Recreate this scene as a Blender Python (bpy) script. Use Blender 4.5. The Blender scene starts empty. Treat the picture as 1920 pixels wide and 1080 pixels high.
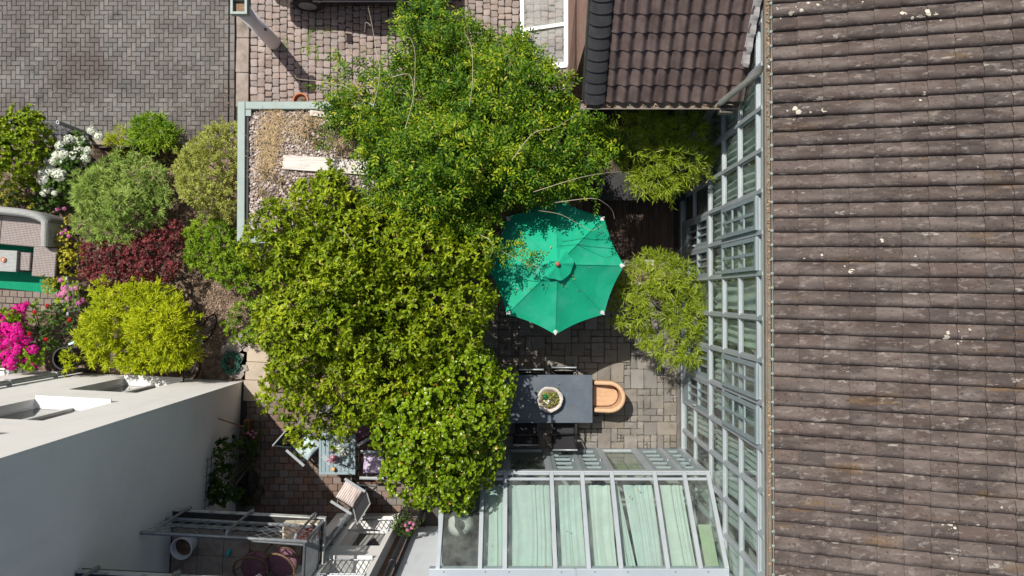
import bpy, math, random
import numpy as np
from mathutils import Vector, Matrix

# ------------------------------------------------------------------ camera, sky, sun
SC = bpy.context.scene
H = 15.0                      # drone height above the courtyard
F = 1305.0                    # focal length in photograph pixels (1920 wide)
TILT = math.atan(15.0 / F)    # the drone looks almost straight down
cam_d = bpy.data.cameras.new('camera')
cam_d.sensor_width = 36.0
cam_d.lens = 36.0 * F / 1920.0
cam_d.clip_end = 500
cam = bpy.data.objects.new('camera', cam_d)
SC.collection.objects.link(cam)
cam.location = (0, 0, H)
cam.rotation_euler = (TILT, 0, 0)
SC.camera = cam

SUN_EL = math.radians(58.0)
SUN_DIR = Vector((-0.63 * math.cos(SUN_EL), 0.777 * math.cos(SUN_EL), math.sin(SUN_EL))).normalized()
world = bpy.data.worlds.new('World')
SC.world = world
world.use_nodes = True
wn = world.node_tree.nodes
sky = wn.new('ShaderNodeTexSky')
sky.sky_type = 'NISHITA'
sky.sun_disc = False
sky.dust_density = 3.0
sky.sun_elevation = SUN_EL
sky.sun_rotation = math.atan2(SUN_DIR.x, SUN_DIR.y)
world.node_tree.links.new(sky.outputs[0], wn['Background'].inputs[0])
wn['Background'].inputs[1].default_value = 0.08
sun_d = bpy.data.lights.new('sun', 'SUN')
sun_d.energy = 5.0
sun_d.angle = math.radians(0.5)
sun_d.color = (1.0, 0.95, 0.87)
sun = bpy.data.objects.new('sun', sun_d)
SC.collection.objects.link(sun)
sun.location = SUN_DIR * 40
sun.rotation_euler = (-SUN_DIR).to_track_quat('-Z', 'Y').to_euler()
SC.view_settings.view_transform = 'Standard'
SC.view_settings.look = 'None'
SC.view_settings.gamma = 1.0
SC.view_settings.exposure = 0.17
SC.view_settings.use_curve_mapping = False
SC.cycles.max_bounces = 8
SC.cycles.diffuse_bounces = 4
SC.cycles.transparent_max_bounces = 12
SC.cycles.use_denoising = True

COL = SC.collection
rng = random.Random(11)
PI = math.pi

def P(px, py, z=0.0):
    """where the sight line of a photograph pixel meets the height z"""
    u, v = (px - 960) / F, (540 - py) / F
    c, s = math.cos(TILT), math.sin(TILT)
    y, dz = v * c + s, v * s - c
    t = (H - z) / -dz
    return Vector((u * t, y * t, z))

# ------------------------------------------------------------------ object helpers
def tag(o, label=None, cat=None, group=None, kind=None):
    if label: o['label'] = label
    if cat: o['category'] = cat
    if group: o['group'] = group
    if kind: o['kind'] = kind
    return o

def thing(name, label, cat, loc=(0, 0, 0), rz=0.0, group=None):
    o = bpy.data.objects.new(name, None)
    COL.objects.link(o)
    o.location = loc
    o.rotation_euler = (0, 0, rz)
    o.empty_display_size = 0.2
    return tag(o, label, cat, group)

def base_of(o):
    p = Vector((0, 0, 0))
    while o is not None:
        p += Vector(o.location)
        o = o.parent
    return p

def put(name, mesh, parent=None, loc=(0, 0, 0), rot=(0, 0, 0), scale=None, kind=None):
    o = bpy.data.objects.new(name, mesh)
    COL.objects.link(o)
    o.parent = parent
    o.location = loc
    o.rotation_euler = rot
    if scale: o.scale = scale
    if kind: o['kind'] = kind
    return o

def copy_tree(o, parent=None):
    c = o.copy()
    COL.objects.link(c)
    c.parent = parent
    for ch in [x for x in o.children]:
        copy_tree(ch, c)
    return c

class MB:
    """collects shapes for one mesh object"""
    def __init__(self):
        self.v, self.f = [], []
    def add(self, vs, fs):
        n = len(self.v)
        self.v += [tuple(p) for p in vs]
        self.f += [tuple(i + n for i in f) for f in fs]
        return self
    def mm(self, x0, x1, y0, y1, z0, z1):
        vs = [(x, y, z) for z in (z0, z1) for y in (y0, y1) for x in (x0, x1)]
        return self.add(vs, [(0, 2, 3, 1), (4, 5, 7, 6), (0, 1, 5, 4), (2, 6, 7, 3), (0, 4, 6, 2), (1, 3, 7, 5)])
    def box(self, c, s, rz=0.0):
        R = Matrix.Rotation(rz, 3, 'Z')
        vs = [Vector(c) + R @ Vector((x * s[0] / 2, y * s[1] / 2, z * s[2] / 2)) for z in (-1, 1) for y in (-1, 1) for x in (-1, 1)]
        return self.add(vs, [(0, 2, 3, 1), (4, 5, 7, 6), (0, 1, 5, 4), (2, 6, 7, 3), (0, 4, 6, 2), (1, 3, 7, 5)])
    def beam(self, p, q, w, h, up=(0, 0, 1)):
        p, q = Vector(p), Vector(q)
        d = (q - p).normalized()
        s = d.cross(Vector(up))
        if s.length < 1e-4: s = d.cross(Vector((0, 1, 0)))
        s.normalize()
        n = s.cross(d).normalized()
        vs = [e + s * a * w / 2 + n * b * h / 2 for e in (p, q) for a, b in ((-1, -1), (1, -1), (1, 1), (-1, 1))]
        return self.add(vs, [(0, 1, 2, 3), (7, 6, 5, 4), (0, 4, 5, 1), (1, 5, 6, 2), (2, 6, 7, 3), (3, 7, 4, 0)])
    def tube(self, pts, r, n=8):
        pts = [Vector(p) for p in pts]
        k = len(pts)
        rs = r if isinstance(r, (list, tuple)) else [r] * k
        vs, fs = [], []
        ref = Vector((0.13, 0.31, 0.94))
        for i, p in enumerate(pts):
            d = (pts[min(i + 1, k - 1)] - pts[max(i - 1, 0)]).normalized()
            a = d.cross(ref)
            if a.length < 1e-3: a = d.cross(Vector((1, 0, 0)))
            a.normalize()
            b = d.cross(a)
            for j in range(n):
                t = 2 * PI * j / n
                vs.append(p + (a * math.cos(t) + b * math.sin(t)) * rs[i])
        for i in range(k - 1):
            for j in range(n):
                fs.append((i * n + j, i * n + (j + 1) % n, (i + 1) * n + (j + 1) % n, (i + 1) * n + j))
        fs.append(tuple(range(n)))
        fs.append(tuple((k - 1) * n + j for j in reversed(range(n))))
        return self.add(vs, fs)
    def ring(self, c, R, r, axis='Z', n=24, m=6, R3=None):
        vs, fs = [], []
        for i in range(n):
            t = 2 * PI * i / n
            for j in range(m):
                s = 2 * PI * j / m
                p = Vector(((R + r * math.cos(s)) * math.cos(t), (R + r * math.cos(s)) * math.sin(t), r * math.sin(s)))
                if axis == 'Y': p = Vector((p.x, p.z, p.y))
                if axis == 'X': p = Vector((p.z, p.x, p.y))
                if R3: p = R3 @ p
                vs.append(Vector(c) + p)
        for i in range(n):
            for j in range(m):
                fs.append((i * m + j, ((i + 1) % n) * m + j, ((i + 1) % n) * m + (j + 1) % m, i * m + (j + 1) % m))
        return self.add(vs, fs)
    def lathe(self, prof, c=(0, 0, 0), n=24, wob=None):
        vs, fs = [], []
        for k, (r, z) in enumerate(prof):
            for j in range(n):
                t = 2 * PI * j / n
                rr = r * (1 + (wob(t, k) if wob else 0))
                vs.append((c[0] + rr * math.cos(t), c[1] + rr * math.sin(t), c[2] + z))
        for k in range(len(prof) - 1):
            for j in range(n):
                fs.append((k * n + j, k * n + (j + 1) % n, (k + 1) * n + (j + 1) % n, (k + 1) * n + j))
        fs.append(tuple(reversed(range(n))))
        fs.append(tuple((len(prof) - 1) * n + j for j in range(n)))
        return self.add(vs, fs)
    def prism(self, pts, z0, z1):
        n = len(pts)
        vs = [(p[0], p[1], z0) for p in pts] + [(p[0], p[1], z1) for p in pts]
        fs = [tuple(reversed(range(n))), tuple(range(n, 2 * n))]
        fs += [(i, (i + 1) % n, n + (i + 1) % n, n + i) for i in range(n)]
        return self.add(vs, fs)
    def sheet(self, fn, nu, nv, thick=None):
        """surface fn(u,v) on [0,1]^2, optionally with a second skin offset by thick (a vector)"""
        vs = [Vector(fn(i / nu, j / nv)) for i in range(nu + 1) for j in range(nv + 1)]
        w = nv + 1
        fs = [(i * w + j, (i + 1) * w + j, (i + 1) * w + j + 1, i * w + j + 1) for i in range(nu) for j in range(nv)]
        if thick is not None:
            m = len(vs)
            vs += [v + Vector(thick) for v in vs[:m]]
            fs += [tuple(m + q for q in reversed(f)) for f in fs[:]]
            ring = [j for j in range(w)] + [i * w + nv for i in range(1, nu + 1)] + [nu * w + j for j in range(nv - 1, -1, -1)] + [i * w for i in range(nu - 1, 0, -1)]
            for a, b in zip(ring, ring[1:] + ring[:1]): fs.append((a, b, m + b, m + a))
        return self.add(vs, fs)
    def mesh(self, name, mat, smooth=False):
        me = bpy.data.meshes.new(name)
        me.from_pydata(self.v, [], self.f)
        if mat: me.materials.append(mat)
        if smooth: me.polygons.foreach_set('use_smooth', [True] * len(me.polygons))
        me.update()
        return me
    def build(self, name, mat, parent=None, world=False, smooth=False, bevel=0.0, kind=None, seg=2):
        if world and parent is not None:
            b = base_of(parent)
            self.v = [(x - b.x, y - b.y, z - b.z) for x, y, z in self.v]
        o = put(name, self.mesh(name, mat, smooth), parent, kind=kind)
        if bevel:
            m = o.modifiers.new('bevel', 'BEVEL')
            m.width = bevel; m.segments = seg; m.limit_method = 'ANGLE'
        return o

def grounded(o, label=None, cat=None, group=None, kind=None):
    """a one-mesh thing built in world coordinates: move its origin to its base"""
    me = o.data
    n = len(me.vertices)
    a = np.empty(n * 3, dtype=np.float32)
    me.vertices.foreach_get('co', a)
    a = a.reshape(-1, 3)
    b = np.array([a[:, 0].mean(), a[:, 1].mean(), a[:, 2].min()])
    me.vertices.foreach_set('co', (a - b).astype(np.float32).ravel())
    o.location = b
    return tag(o, label, cat, group, kind)

# ------------------------------------------------------------------ materials
MATS = {}
def new_mat(name):
    m = bpy.data.materials.new(name)
    m.use_nodes = True
    MATS[name] = m
    return m, m.node_tree.nodes, m.node_tree.links, m.node_tree.nodes['Principled BSDF']

def rand_node(n, l):
    oi, ge = n.new('ShaderNodeObjectInfo'), n.new('ShaderNodeNewGeometry')
    ad = n.new('ShaderNodeMath'); ad.operation = 'ADD'
    fr = n.new('ShaderNodeMath'); fr.operation = 'FRACT'
    l.new(oi.outputs['Random'], ad.inputs[0]); l.new(ge.outputs['Random Per Island'], ad.inputs[1])
    l.new(ad.outputs[0], fr.inputs[0])
    return fr.outputs[0], ge.outputs['Position']

def ramp(n, stops):
    r = n.new('ShaderNodeValToRGB')
    e = r.color_ramp.elements
    while len(e) < len(stops): e.new(0.5)
    for i, (p, c) in enumerate(stops):
        e[i].position = p
        e[i].color = (*c, 1)
    return r

def noise(n, l, vec, scale, detail=4, rough=0.6, stretch=None):
    t = n.new('ShaderNodeTexNoise')
    t.inputs['Scale'].default_value = scale
    t.inputs['Detail'].default_value = detail
    t.inputs['Roughness'].default_value = rough
    if stretch:
        mp = n.new('ShaderNodeMapping')
        mp.inputs['Scale'].default_value = stretch
        l.new(vec, mp.inputs[0]); vec = mp.outputs[0]
    l.new(vec, t.inputs['Vector'])
    return t.outputs['Fac']

def mixc(n, l, fac, a, b, mode='MIX'):
    m = n.new('ShaderNodeMix'); m.data_type = 'RGBA'; m.blend_type = mode
    for sock, val in ((m.inputs[0], fac), (m.inputs[6], a), (m.inputs[7], b)):
        if hasattr(val, 'is_linked') or hasattr(val, 'links'): l.new(val, sock)
        elif isinstance(val, (int, float)): sock.default_value = val
        else: sock.default_value = (*val, 1)
    return m.outputs[2]

def surf(name, cols, ns=4.0, rough=0.85, var=0.0, hue=0.0, bump=0.0, bs=40.0, metal=0.0, spec=0.3, patches=(), stretch=None, coat=0.0):
    """cols: colours along a noise ramp; var: brightness spread from piece to piece;
       patches: (colour, noise scale, low, high, strength[, stretch]) stains laid over it"""
    m, n, l, b = new_mat(name)
    rnd, pos = rand_node(n, l)
    k = len(cols)
    if k == 1:
        col = mixc(n, l, 0.0, cols[0], cols[0])
    else:
        r = ramp(n, [(0.3 + 0.4 * i / (k - 1), c) for i, c in enumerate(cols)])
        l.new(noise(n, l, pos, ns, 6, 0.65, stretch), r.inputs[0])
        col = r.outputs[0]
    if var or hue:
        hs = n.new('ShaderNodeHueSaturation')
        mr = n.new('ShaderNodeMapRange')
        mr.inputs[3].default_value, mr.inputs[4].default_value = 1 - var, 1 + var
        l.new(rnd, mr.inputs[0]); l.new(mr.outputs[0], hs.inputs['Value'])
        if hue:
            m2 = n.new('ShaderNodeMath'); m2.operation = 'MULTIPLY'; m2.inputs[1].default_value = 7.31
            f2 = n.new('ShaderNodeMath'); f2.operation = 'FRACT'
            l.new(rnd, m2.inputs[0]); l.new(m2.outputs[0], f2.inputs[0])
            mh = n.new('ShaderNodeMapRange')
            mh.inputs[3].default_value, mh.inputs[4].default_value = 1 - hue, 1 + hue
            l.new(f2.outputs[0], mh.inputs[0]); l.new(mh.outputs[0], hs.inputs['Saturation'])
        l.new(col, hs.inputs['Color'])
        col = hs.outputs[0]
    for p in patches:
        pc, psc, lo, hi, st = p[:5]
        f = noise(n, l, pos, psc, 5, 0.62, p[5] if len(p) > 5 else None)
        mr = n.new('ShaderNodeMapRange')
        mr.inputs[1].default_value, mr.inputs[2].default_value, mr.inputs[4].default_value = lo, hi, st
        l.new(f, mr.inputs[0])
        col = mixc(n, l, mr.outputs[0], col, pc)
    l.new(col, b.inputs['Base Color'])
    b.inputs['Roughness'].default_value = rough
    b.inputs['Metallic'].default_value = metal
    b.inputs['Specular IOR Level'].default_value = spec
    if coat: b.inputs['Coat Weight'].default_value = coat
    if bump:
        bn = n.new('ShaderNodeBump')
        bn.inputs['Strength'].default_value = min(1.0, bump)
        bn.inputs['Distance'].default_value = 0.01
        l.new(noise(n, l, pos, bs, 5, 0.65), bn.inputs['Height'])
        l.new(bn.outputs[0], b.inputs['Normal'])
    return m

def leafmat(name, cols, rough=0.55, trans=0.2, spec=0.22, ns=1.6, tip=None):
    """leaf colours spread from leaf to leaf and from shoot to shoot"""
    m, n, l, b = new_mat(name)
    rnd, pos = rand_node(n, l)
    k = len(cols)
    f = noise(n, l, pos, ns, 4, 0.7)
    a = n.new('ShaderNodeMath'); a.operation = 'MULTIPLY_ADD'; a.inputs[1].default_value = 0.55
    s = n.new('ShaderNodeMath'); s.operation = 'MULTIPLY_ADD'; s.inputs[1].default_value = 1.5; s.inputs[2].default_value = -0.52
    l.new(f, s.inputs[0]); l.new(rnd, a.inputs[0]); l.new(s.outputs[0], a.inputs[2])
    r = ramp(n, [(i / (k - 1), c) for i, c in enumerate(cols)])
    l.new(a.outputs[0], r.inputs[0])
    col = r.outputs[0]
    if tip:
        m2 = n.new('ShaderNodeMath'); m2.operation = 'MULTIPLY'; m2.inputs[1].default_value = 13.7
        f2 = n.new('ShaderNodeMath'); f2.operation = 'FRACT'
        g2 = n.new('ShaderNodeMath'); g2.operation = 'GREATER_THAN'; g2.inputs[1].default_value = 1 - tip[1]
        l.new(rnd, m2.inputs[0]); l.new(m2.outputs[0], f2.inputs[0]); l.new(f2.outputs[0], g2.inputs[0])
        col = mixc(n, l, g2.outputs[0], col, tip[0])
    l.new(col, b.inputs['Base Color'])
    b.inputs['Roughness'].default_value = rough
    b.inputs['Specular IOR Level'].default_value = spec
    tr = n.new('ShaderNodeBsdfTranslucent')
    hs = n.new('ShaderNodeHueSaturation'); hs.inputs['Hue'].default_value = 0.49; hs.inputs['Value'].default_value = 1.25
    l.new(col, hs.inputs['Color']); l.new(hs.outputs[0], tr.inputs[0])
    mx = n.new('ShaderNodeMixShader'); mx.inputs[0].default_value = trans
    l.new(b.outputs[0], mx.inputs[1]); l.new(tr.outputs[0], mx.inputs[2])
    l.new(mx.outputs[0], n['Material Output'].inputs[0])
    return m

def glassmat(name, tint, ior=1.45, dirt=0.0, rough=0.015):
    m, n, l, b = new_mat(name)
    n.remove(b)
    t = n.new('ShaderNodeBsdfTransparent'); t.inputs[0].default_value = (*tint, 1)
    g = n.new('ShaderNodeBsdfGlossy'); g.inputs['Roughness'].default_value = rough
    fr = n.new('ShaderNodeFresnel'); fr.inputs[0].default_value = ior
    mx = n.new('ShaderNodeMixShader')
    gg = n.new('ShaderNodeNewGeometry')
    fb = n.new('ShaderNodeMath'); fb.operation = 'SUBTRACT'; fb.inputs[0].default_value = 1.0
    fm = n.new('ShaderNodeMath'); fm.operation = 'MULTIPLY'
    l.new(gg.outputs['Backfacing'], fb.inputs[1]); l.new(fb.outputs[0], fm.inputs[0]); l.new(fr.outputs[0], fm.inputs[1])
    l.new(fm.outputs[0], mx.inputs[0]); l.new(t.outputs[0], mx.inputs[1]); l.new(g.outputs[0], mx.inputs[2])
    out = mx.outputs[0]
    if dirt:
        d = n.new('ShaderNodeBsdfDiffuse'); d.inputs[0].default_value = (0.45, 0.47, 0.44, 1)
        ge = n.new('ShaderNodeNewGeometry')
        f = noise(n, l, ge.outputs['Position'], 2.5, 6, 0.7)
        mr = n.new('ShaderNodeMapRange'); mr.inputs[1].default_value = 0.35; mr.inputs[2].default_value = 0.8
        mr.inputs[4].default_value = dirt
        l.new(f, mr.inputs[0])
        m2 = n.new('ShaderNodeMixShader')
        l.new(mr.outputs[0], m2.inputs[0]); l.new(out, m2.inputs[1]); l.new(d.outputs[0], m2.inputs[2])
        out = m2.outputs[0]
    l.new(out, n['Material Output'].inputs[0])
    return m

MOSS = (0.07, 0.085, 0.03)
m_soil = surf('soil', [(0.04, 0.028, 0.02), (0.12, 0.085, 0.062), (0.27, 0.205, 0.155)], 7, 0.95, bump=0.9, bs=30)
m_ground = surf('ground', [(0.06, 0.055, 0.05), (0.1, 0.09, 0.08)], 1.2, 0.95, bump=0.5)
m_joint = surf('joint_sand', [(0.028, 0.026, 0.023), (0.055, 0.05, 0.042)], 6, 0.95, bump=0.4, patches=[(MOSS, 2.2, 0.55, 0.7, 0.6)])
m_drive = surf('driveway_concrete', [(0.085, 0.077, 0.071), (0.145, 0.137, 0.128), (0.195, 0.186, 0.175)], 0.7, 0.85, var=0.2, hue=0.35, bump=0.6, bs=60,
               patches=[((0.085, 0.067, 0.06), 0.45, 0.46, 0.6, 0.8), ((0.055, 0.05, 0.046), 1.7, 0.58, 0.7, 0.7), ((0.23, 0.22, 0.2), 1.1, 0.6, 0.75, 0.5), ((0.3, 0.29, 0.275), 8, 0.66, 0.8, 0.5)])
m_cobble = surf('cobble_stone', [(0.2, 0.16, 0.145), (0.27, 0.222, 0.202), (0.33, 0.275, 0.25)], 2.0, 0.85, var=0.16, hue=0.25, bump=0.55, bs=50,
                patches=[((0.13, 0.115, 0.105), 5, 0.58, 0.75, 0.6)])
m_kerb = surf('kerb_concrete', [(0.16, 0.13, 0.115), (0.27, 0.225, 0.195), (0.33, 0.29, 0.26)], 3, 0.9, bump=0.5, patches=[((0.1, 0.085, 0.07), 2, 0.55, 0.72, 0.6)])
m_cjoint = surf('court_joint', [(0.1, 0.09, 0.078), (0.16, 0.142, 0.122)], 6, 0.95, bump=0.4, patches=[(MOSS, 2.2, 0.6, 0.72, 0.5)])
m_court = surf('court_stone', [(0.13, 0.117, 0.103), (0.195, 0.178, 0.157), (0.25, 0.228, 0.2)], 2.2, 0.8, var=0.2, hue=0.35, bump=0.5, bs=45,
               patches=[((0.1, 0.09, 0.08), 1.1, 0.52, 0.7, 0.6), ((0.36, 0.34, 0.31), 7, 0.62, 0.8, 0.4)])
m_patio = surf('patio_brick', [(0.14, 0.1, 0.085), (0.205, 0.15, 0.125), (0.175, 0.15, 0.135)], 1.3, 0.88, var=0.22, hue=0.45, bump=0.5, bs=50,
               patches=[((0.12, 0.1, 0.085), 2.5, 0.5, 0.7, 0.6)])
m_slab = surf('sand_slab', [(0.36, 0.3, 0.235), (0.46, 0.39, 0.31)], 4, 0.85, var=0.08, bump=0.25, patches=[((0.25, 0.2, 0.15), 3, 0.58, 0.75, 0.5)])
m_rock = surf('flag_stone', [(0.2, 0.18, 0.16), (0.36, 0.33, 0.29)], 6, 0.85, var=0.2, bump=0.7)
m_deck = surf('dark_timber', [(0.045, 0.03, 0.025), (0.085, 0.057, 0.045), (0.13, 0.095, 0.08)], 5, 0.75, var=0.25, bump=0.5, bs=30, stretch=(6, 0.6, 1))
m_black = surf('black_surface', [(0.02, 0.02, 0.022), (0.035, 0.034, 0.034)], 4, 0.6)
m_wall = surf('white_render', [(0.74, 0.725, 0.7), (0.79, 0.775, 0.75), (0.81, 0.795, 0.77)], 1.1, 0.92, bump=0.25, bs=120,
              patches=[((0.6, 0.58, 0.55), 1.6, 0.5, 0.75, 0.35, (1, 1, 0.08)), ((0.55, 0.53, 0.5), 9, 0.6, 0.75, 0.3, (1, 1, 0.05))])
m_white = surf('white_paint', [(0.72, 0.72, 0.7), (0.8, 0.8, 0.78)], 3, 0.5, spec=0.4, patches=[((0.45, 0.43, 0.4), 6, 0.6, 0.8, 0.4)])
m_plastic = surf('white_plastic', [(0.64, 0.64, 0.62), (0.7, 0.7, 0.69)], 3, 0.4, spec=0.5)
m_brick = surf('house_brick', [(0.2, 0.12, 0.095), (0.3, 0.185, 0.145), (0.34, 0.25, 0.21)], 7, 0.9, bump=1.0, bs=18, stretch=(1, 1, 4))
m_tile_a = surf('concrete_tile', [(0.047, 0.035, 0.031), (0.075, 0.058, 0.052), (0.112, 0.09, 0.08)], 1.3, 0.85, var=0.22, hue=0.15, bump=0.6, bs=55, stretch=(0.5, 2.2, 1),
                patches=[((0.15, 0.124, 0.111), 3.2, 0.47, 0.64, 0.7, (0.5, 1.6, 1)), ((0.22, 0.195, 0.175), 14, 0.56, 0.66, 0.6, (0.5, 1.2, 1)), ((0.32, 0.295, 0.26), 5, 0.655, 0.685, 0.75, (0.5, 1.8, 1)), ((0.19, 0.11, 0.035), 1.4, 0.6, 0.72, 0.5, (0.5, 3, 1)), ((0.028, 0.022, 0.02), 22, 0.57, 0.68, 0.8)])
m_tile_b = surf('clay_pantile', [(0.06, 0.041, 0.038), (0.092, 0.066, 0.06), (0.125, 0.092, 0.084)], 5, 0.6, var=0.22, bump=0.4, bs=60, spec=0.4,
                patches=[((0.22, 0.19, 0.17), 11, 0.7, 0.8, 0.5)])
m_verge = surf('slate_black_tile', [(0.025, 0.025, 0.027), (0.045, 0.045, 0.047)], 6, 0.6, var=0.15, patches=[((0.12, 0.11, 0.1), 9, 0.7, 0.78, 0.4)])
m_lichen = surf('lichen', [(0.42, 0.39, 0.31), (0.5, 0.47, 0.4)], 40, 0.95, var=0.15)
m_zinc = surf('zinc', [(0.3, 0.3, 0.28), (0.4, 0.4, 0.38)], 8, 0.5, metal=0.6, patches=[((0.2, 0.17, 0.13), 5, 0.5, 0.7, 0.7)])
m_gutter = surf('old_gutter', [(0.15, 0.128, 0.1), (0.22, 0.195, 0.16)], 6, 0.7, patches=[((0.13, 0.07, 0.03), 3, 0.58, 0.7, 0.8, (1, 1, 1))])
m_mint = surf('pale_green_metal', [(0.2, 0.26, 0.245), (0.26, 0.325, 0.305)], 4, 0.55, spec=0.4, patches=[((0.2, 0.2, 0.17), 7, 0.62, 0.75, 0.6), ((0.36, 0.4, 0.38), 12, 0.6, 0.8, 0.4)])
m_alu = surf('pale_aluminium', [(0.35, 0.39, 0.415), (0.42, 0.46, 0.485)], 3, 0.4, metal=0.25, spec=0.5)
m_slate_paint = surf('slate_paint', [(0.2, 0.25, 0.27), (0.25, 0.3, 0.32)], 4, 0.45, spec=0.4)
m_flash = surf('flashing_metal', [(0.34, 0.39, 0.43), (0.4, 0.45, 0.49)], 1.5, 0.45, metal=0.2, spec=0.4)
m_dark = surf('dark_metal', [(0.02, 0.021, 0.023), (0.035, 0.036, 0.04)], 6, 0.4, metal=0.3, spec=0.5)
m_galv = surf('galvanised_steel', [(0.2, 0.22, 0.24), (0.3, 0.32, 0.34)], 14, 0.45, metal=0.5, spec=0.5)
m_inner = surf('room_floor', [(0.2, 0.19, 0.175), (0.27, 0.25, 0.23)], 2, 0.7)
m_room = surf('room_wall', [(0.5, 0.5, 0.47), (0.56, 0.56, 0.53)], 1, 0.9)
m_blind = surf('pale_blind', [(0.33, 0.395, 0.365), (0.39, 0.45, 0.42)], 1.5, 0.9, var=0.06, patches=[((0.2, 0.27, 0.24), 9, 0.72, 0.78, 0.5)])
m_blind2 = surf('cream_blind', [(0.37, 0.42, 0.38), (0.42, 0.465, 0.425)], 1.5, 0.9)
m_panel_g = surf('green_board', [(0.25, 0.31, 0.2), (0.29, 0.35, 0.23)], 2, 0.8)
m_glass = glassmat('window_glass', (0.92, 0.965, 0.945), dirt=0.2)
m_glass_r = glassmat('roof_glass', (0.92, 0.97, 0.955), dirt=0.18)
m_glass_w = glassmat('porch_glass', (0.92, 0.94, 0.96), dirt=0.6)
m_bark = surf('bark', [(0.09, 0.07, 0.055), (0.17, 0.14, 0.115)], 12, 0.95, bump=0.9, bs=30, stretch=(3, 3, 0.6))
m_twig = surf('pale_twig', [(0.33, 0.28, 0.19), (0.45, 0.4, 0.3)], 20, 0.85)
m_green = surf('umbrella_green', [(0.004, 0.29, 0.155), (0.008, 0.345, 0.195)], 2.5, 0.8, spec=0.2, bump=0.35, bs=7, patches=[((0.07, 0.42, 0.31), 1.4, 0.46, 0.7, 0.55), ((0.12, 0.24, 0.16), 9, 0.6, 0.75, 0.4)])
m_red = surf('red_wood', [(0.35, 0.1, 0.06), (0.42, 0.14, 0.09)], 8, 0.5)
m_table = surf('slate_blue_top', [(0.07, 0.088, 0.115), (0.09, 0.112, 0.145)], 4, 0.55, spec=0.35, patches=[((0.2, 0.22, 0.23), 11, 0.62, 0.74, 0.45), ((0.125, 0.145, 0.16), 1.6, 0.45, 0.65, 0.6), ((0.2, 0.2, 0.19), 45, 0.68, 0.72, 0.5)])
m_greytable = surf('grey_slat_paint', [(0.21, 0.28, 0.31), (0.26, 0.33, 0.36)], 6, 0.55)
m_stone = surf('rough_stone', [(0.42, 0.38, 0.35), (0.6, 0.56, 0.52)], 22, 0.95, bump=1.0, bs=50)
m_terra = surf('terracotta', [(0.42, 0.14, 0.06), (0.5, 0.2, 0.1)], 8, 0.85)
m_carpet = surf('green_carpet', [(0.0, 0.2, 0.1), (0.005, 0.24, 0.13)], 8, 0.95, bump=0.4, bs=200, patches=[((0.3, 0.35, 0.25), 25, 0.74, 0.8, 0.5)])
m_blackcar = surf('black_car_paint', [(0.006, 0.006, 0.007)], 1, 0.18, spec=0.6, coat=0.6)
m_rubber = surf('rubber', [(0.012, 0.012, 0.012), (0.02, 0.02, 0.02)], 10, 0.8)
m_carglass = surf('dark_glass', [(0.01, 0.012, 0.014)], 1, 0.05, spec=0.7)
m_sling = surf('charcoal_sling', [(0.02, 0.02, 0.023), (0.032, 0.032, 0.036)], 60, 0.8)
m_greyframe = surf('grey_frame', [(0.32, 0.35, 0.37), (0.4, 0.43, 0.45)], 8, 0.45, metal=0.3)
m_wood = surf('wood', [(0.24, 0.12, 0.06), (0.36, 0.2, 0.1)], 8, 0.7, stretch=(4, 1, 1))
m_oldwood = surf('weathered_plank', [(0.44, 0.4, 0.37), (0.58, 0.54, 0.5), (0.64, 0.61, 0.57)], 7, 0.9, bump=0.6, bs=25, stretch=(0.5, 6, 6), patches=[((0.2, 0.17, 0.15), 9, 0.62, 0.7, 0.7, (0.4, 4, 4))])
m_purple = surf('plum_cushion', [(0.13, 0.06, 0.09), (0.2, 0.1, 0.13)], 18, 0.9, patches=[((0.45, 0.35, 0.38), 30, 0.68, 0.72, 0.7)])
m_lilac = surf('lilac_floral_cushion', [(0.36, 0.27, 0.46), (0.55, 0.47, 0.6)], 12, 0.9, patches=[((0.65, 0.62, 0.62), 14, 0.56, 0.62, 0.9), ((0.35, 0.04, 0.1), 16, 0.66, 0.7, 0.9)])
m_bluecush = surf('sky_blue_cushion', [(0.38, 0.5, 0.55), (0.55, 0.66, 0.68)], 5, 0.9, patches=[((0.2, 0.36, 0.3), 11, 0.6, 0.66, 0.8)])
m_teal = surf('teal_plastic', [(0.02, 0.33, 0.36), (0.03, 0.38, 0.4)], 3, 0.4)
m_grass_y = surf('dry_straw', [(0.42, 0.3, 0.16), (0.55, 0.42, 0.24)], 10, 0.9, var=0.25)
m_pebble = surf('pebble', [(0.15, 0.11, 0.095), (0.37, 0.31, 0.28), (0.6, 0.55, 0.51)], 14, 0.8, var=0.4, hue=0.4)
m_roofbed = surf('roof_gravel_bed', [(0.13, 0.09, 0.075), (0.25, 0.19, 0.165), (0.36, 0.3, 0.27)], 30, 0.95, bump=1.0, bs=60)
m_hose = surf('green_hose', [(0.01, 0.07, 0.05), (0.02, 0.1, 0.07)], 6, 0.4)
m_straw = surf('broom_straw', [(0.22, 0.1, 0.05), (0.32, 0.17, 0.08)], 30, 0.9)
m_glassball = surf('green_glass_ball', [(0.0, 0.12, 0.03)], 1, 0.08, spec=0.8, coat=0.5)
m_cream = surf('cream_ceramic', [(0.62, 0.56, 0.42), (0.66, 0.6, 0.47)], 5, 0.5)
m_orange = surf('amber_drink', [(0.7, 0.36, 0.1), (0.75, 0.4, 0.14)], 9, 0.3)
m_pinkcer = surf('plum_ceramic', [(0.32, 0.1, 0.17), (0.5, 0.22, 0.3)], 14, 0.25, spec=0.6)
m_litter = surf('leaf_litter', [(0.2, 0.13, 0.085), (0.42, 0.31, 0.21)], 12, 0.95, var=0.4)

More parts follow.
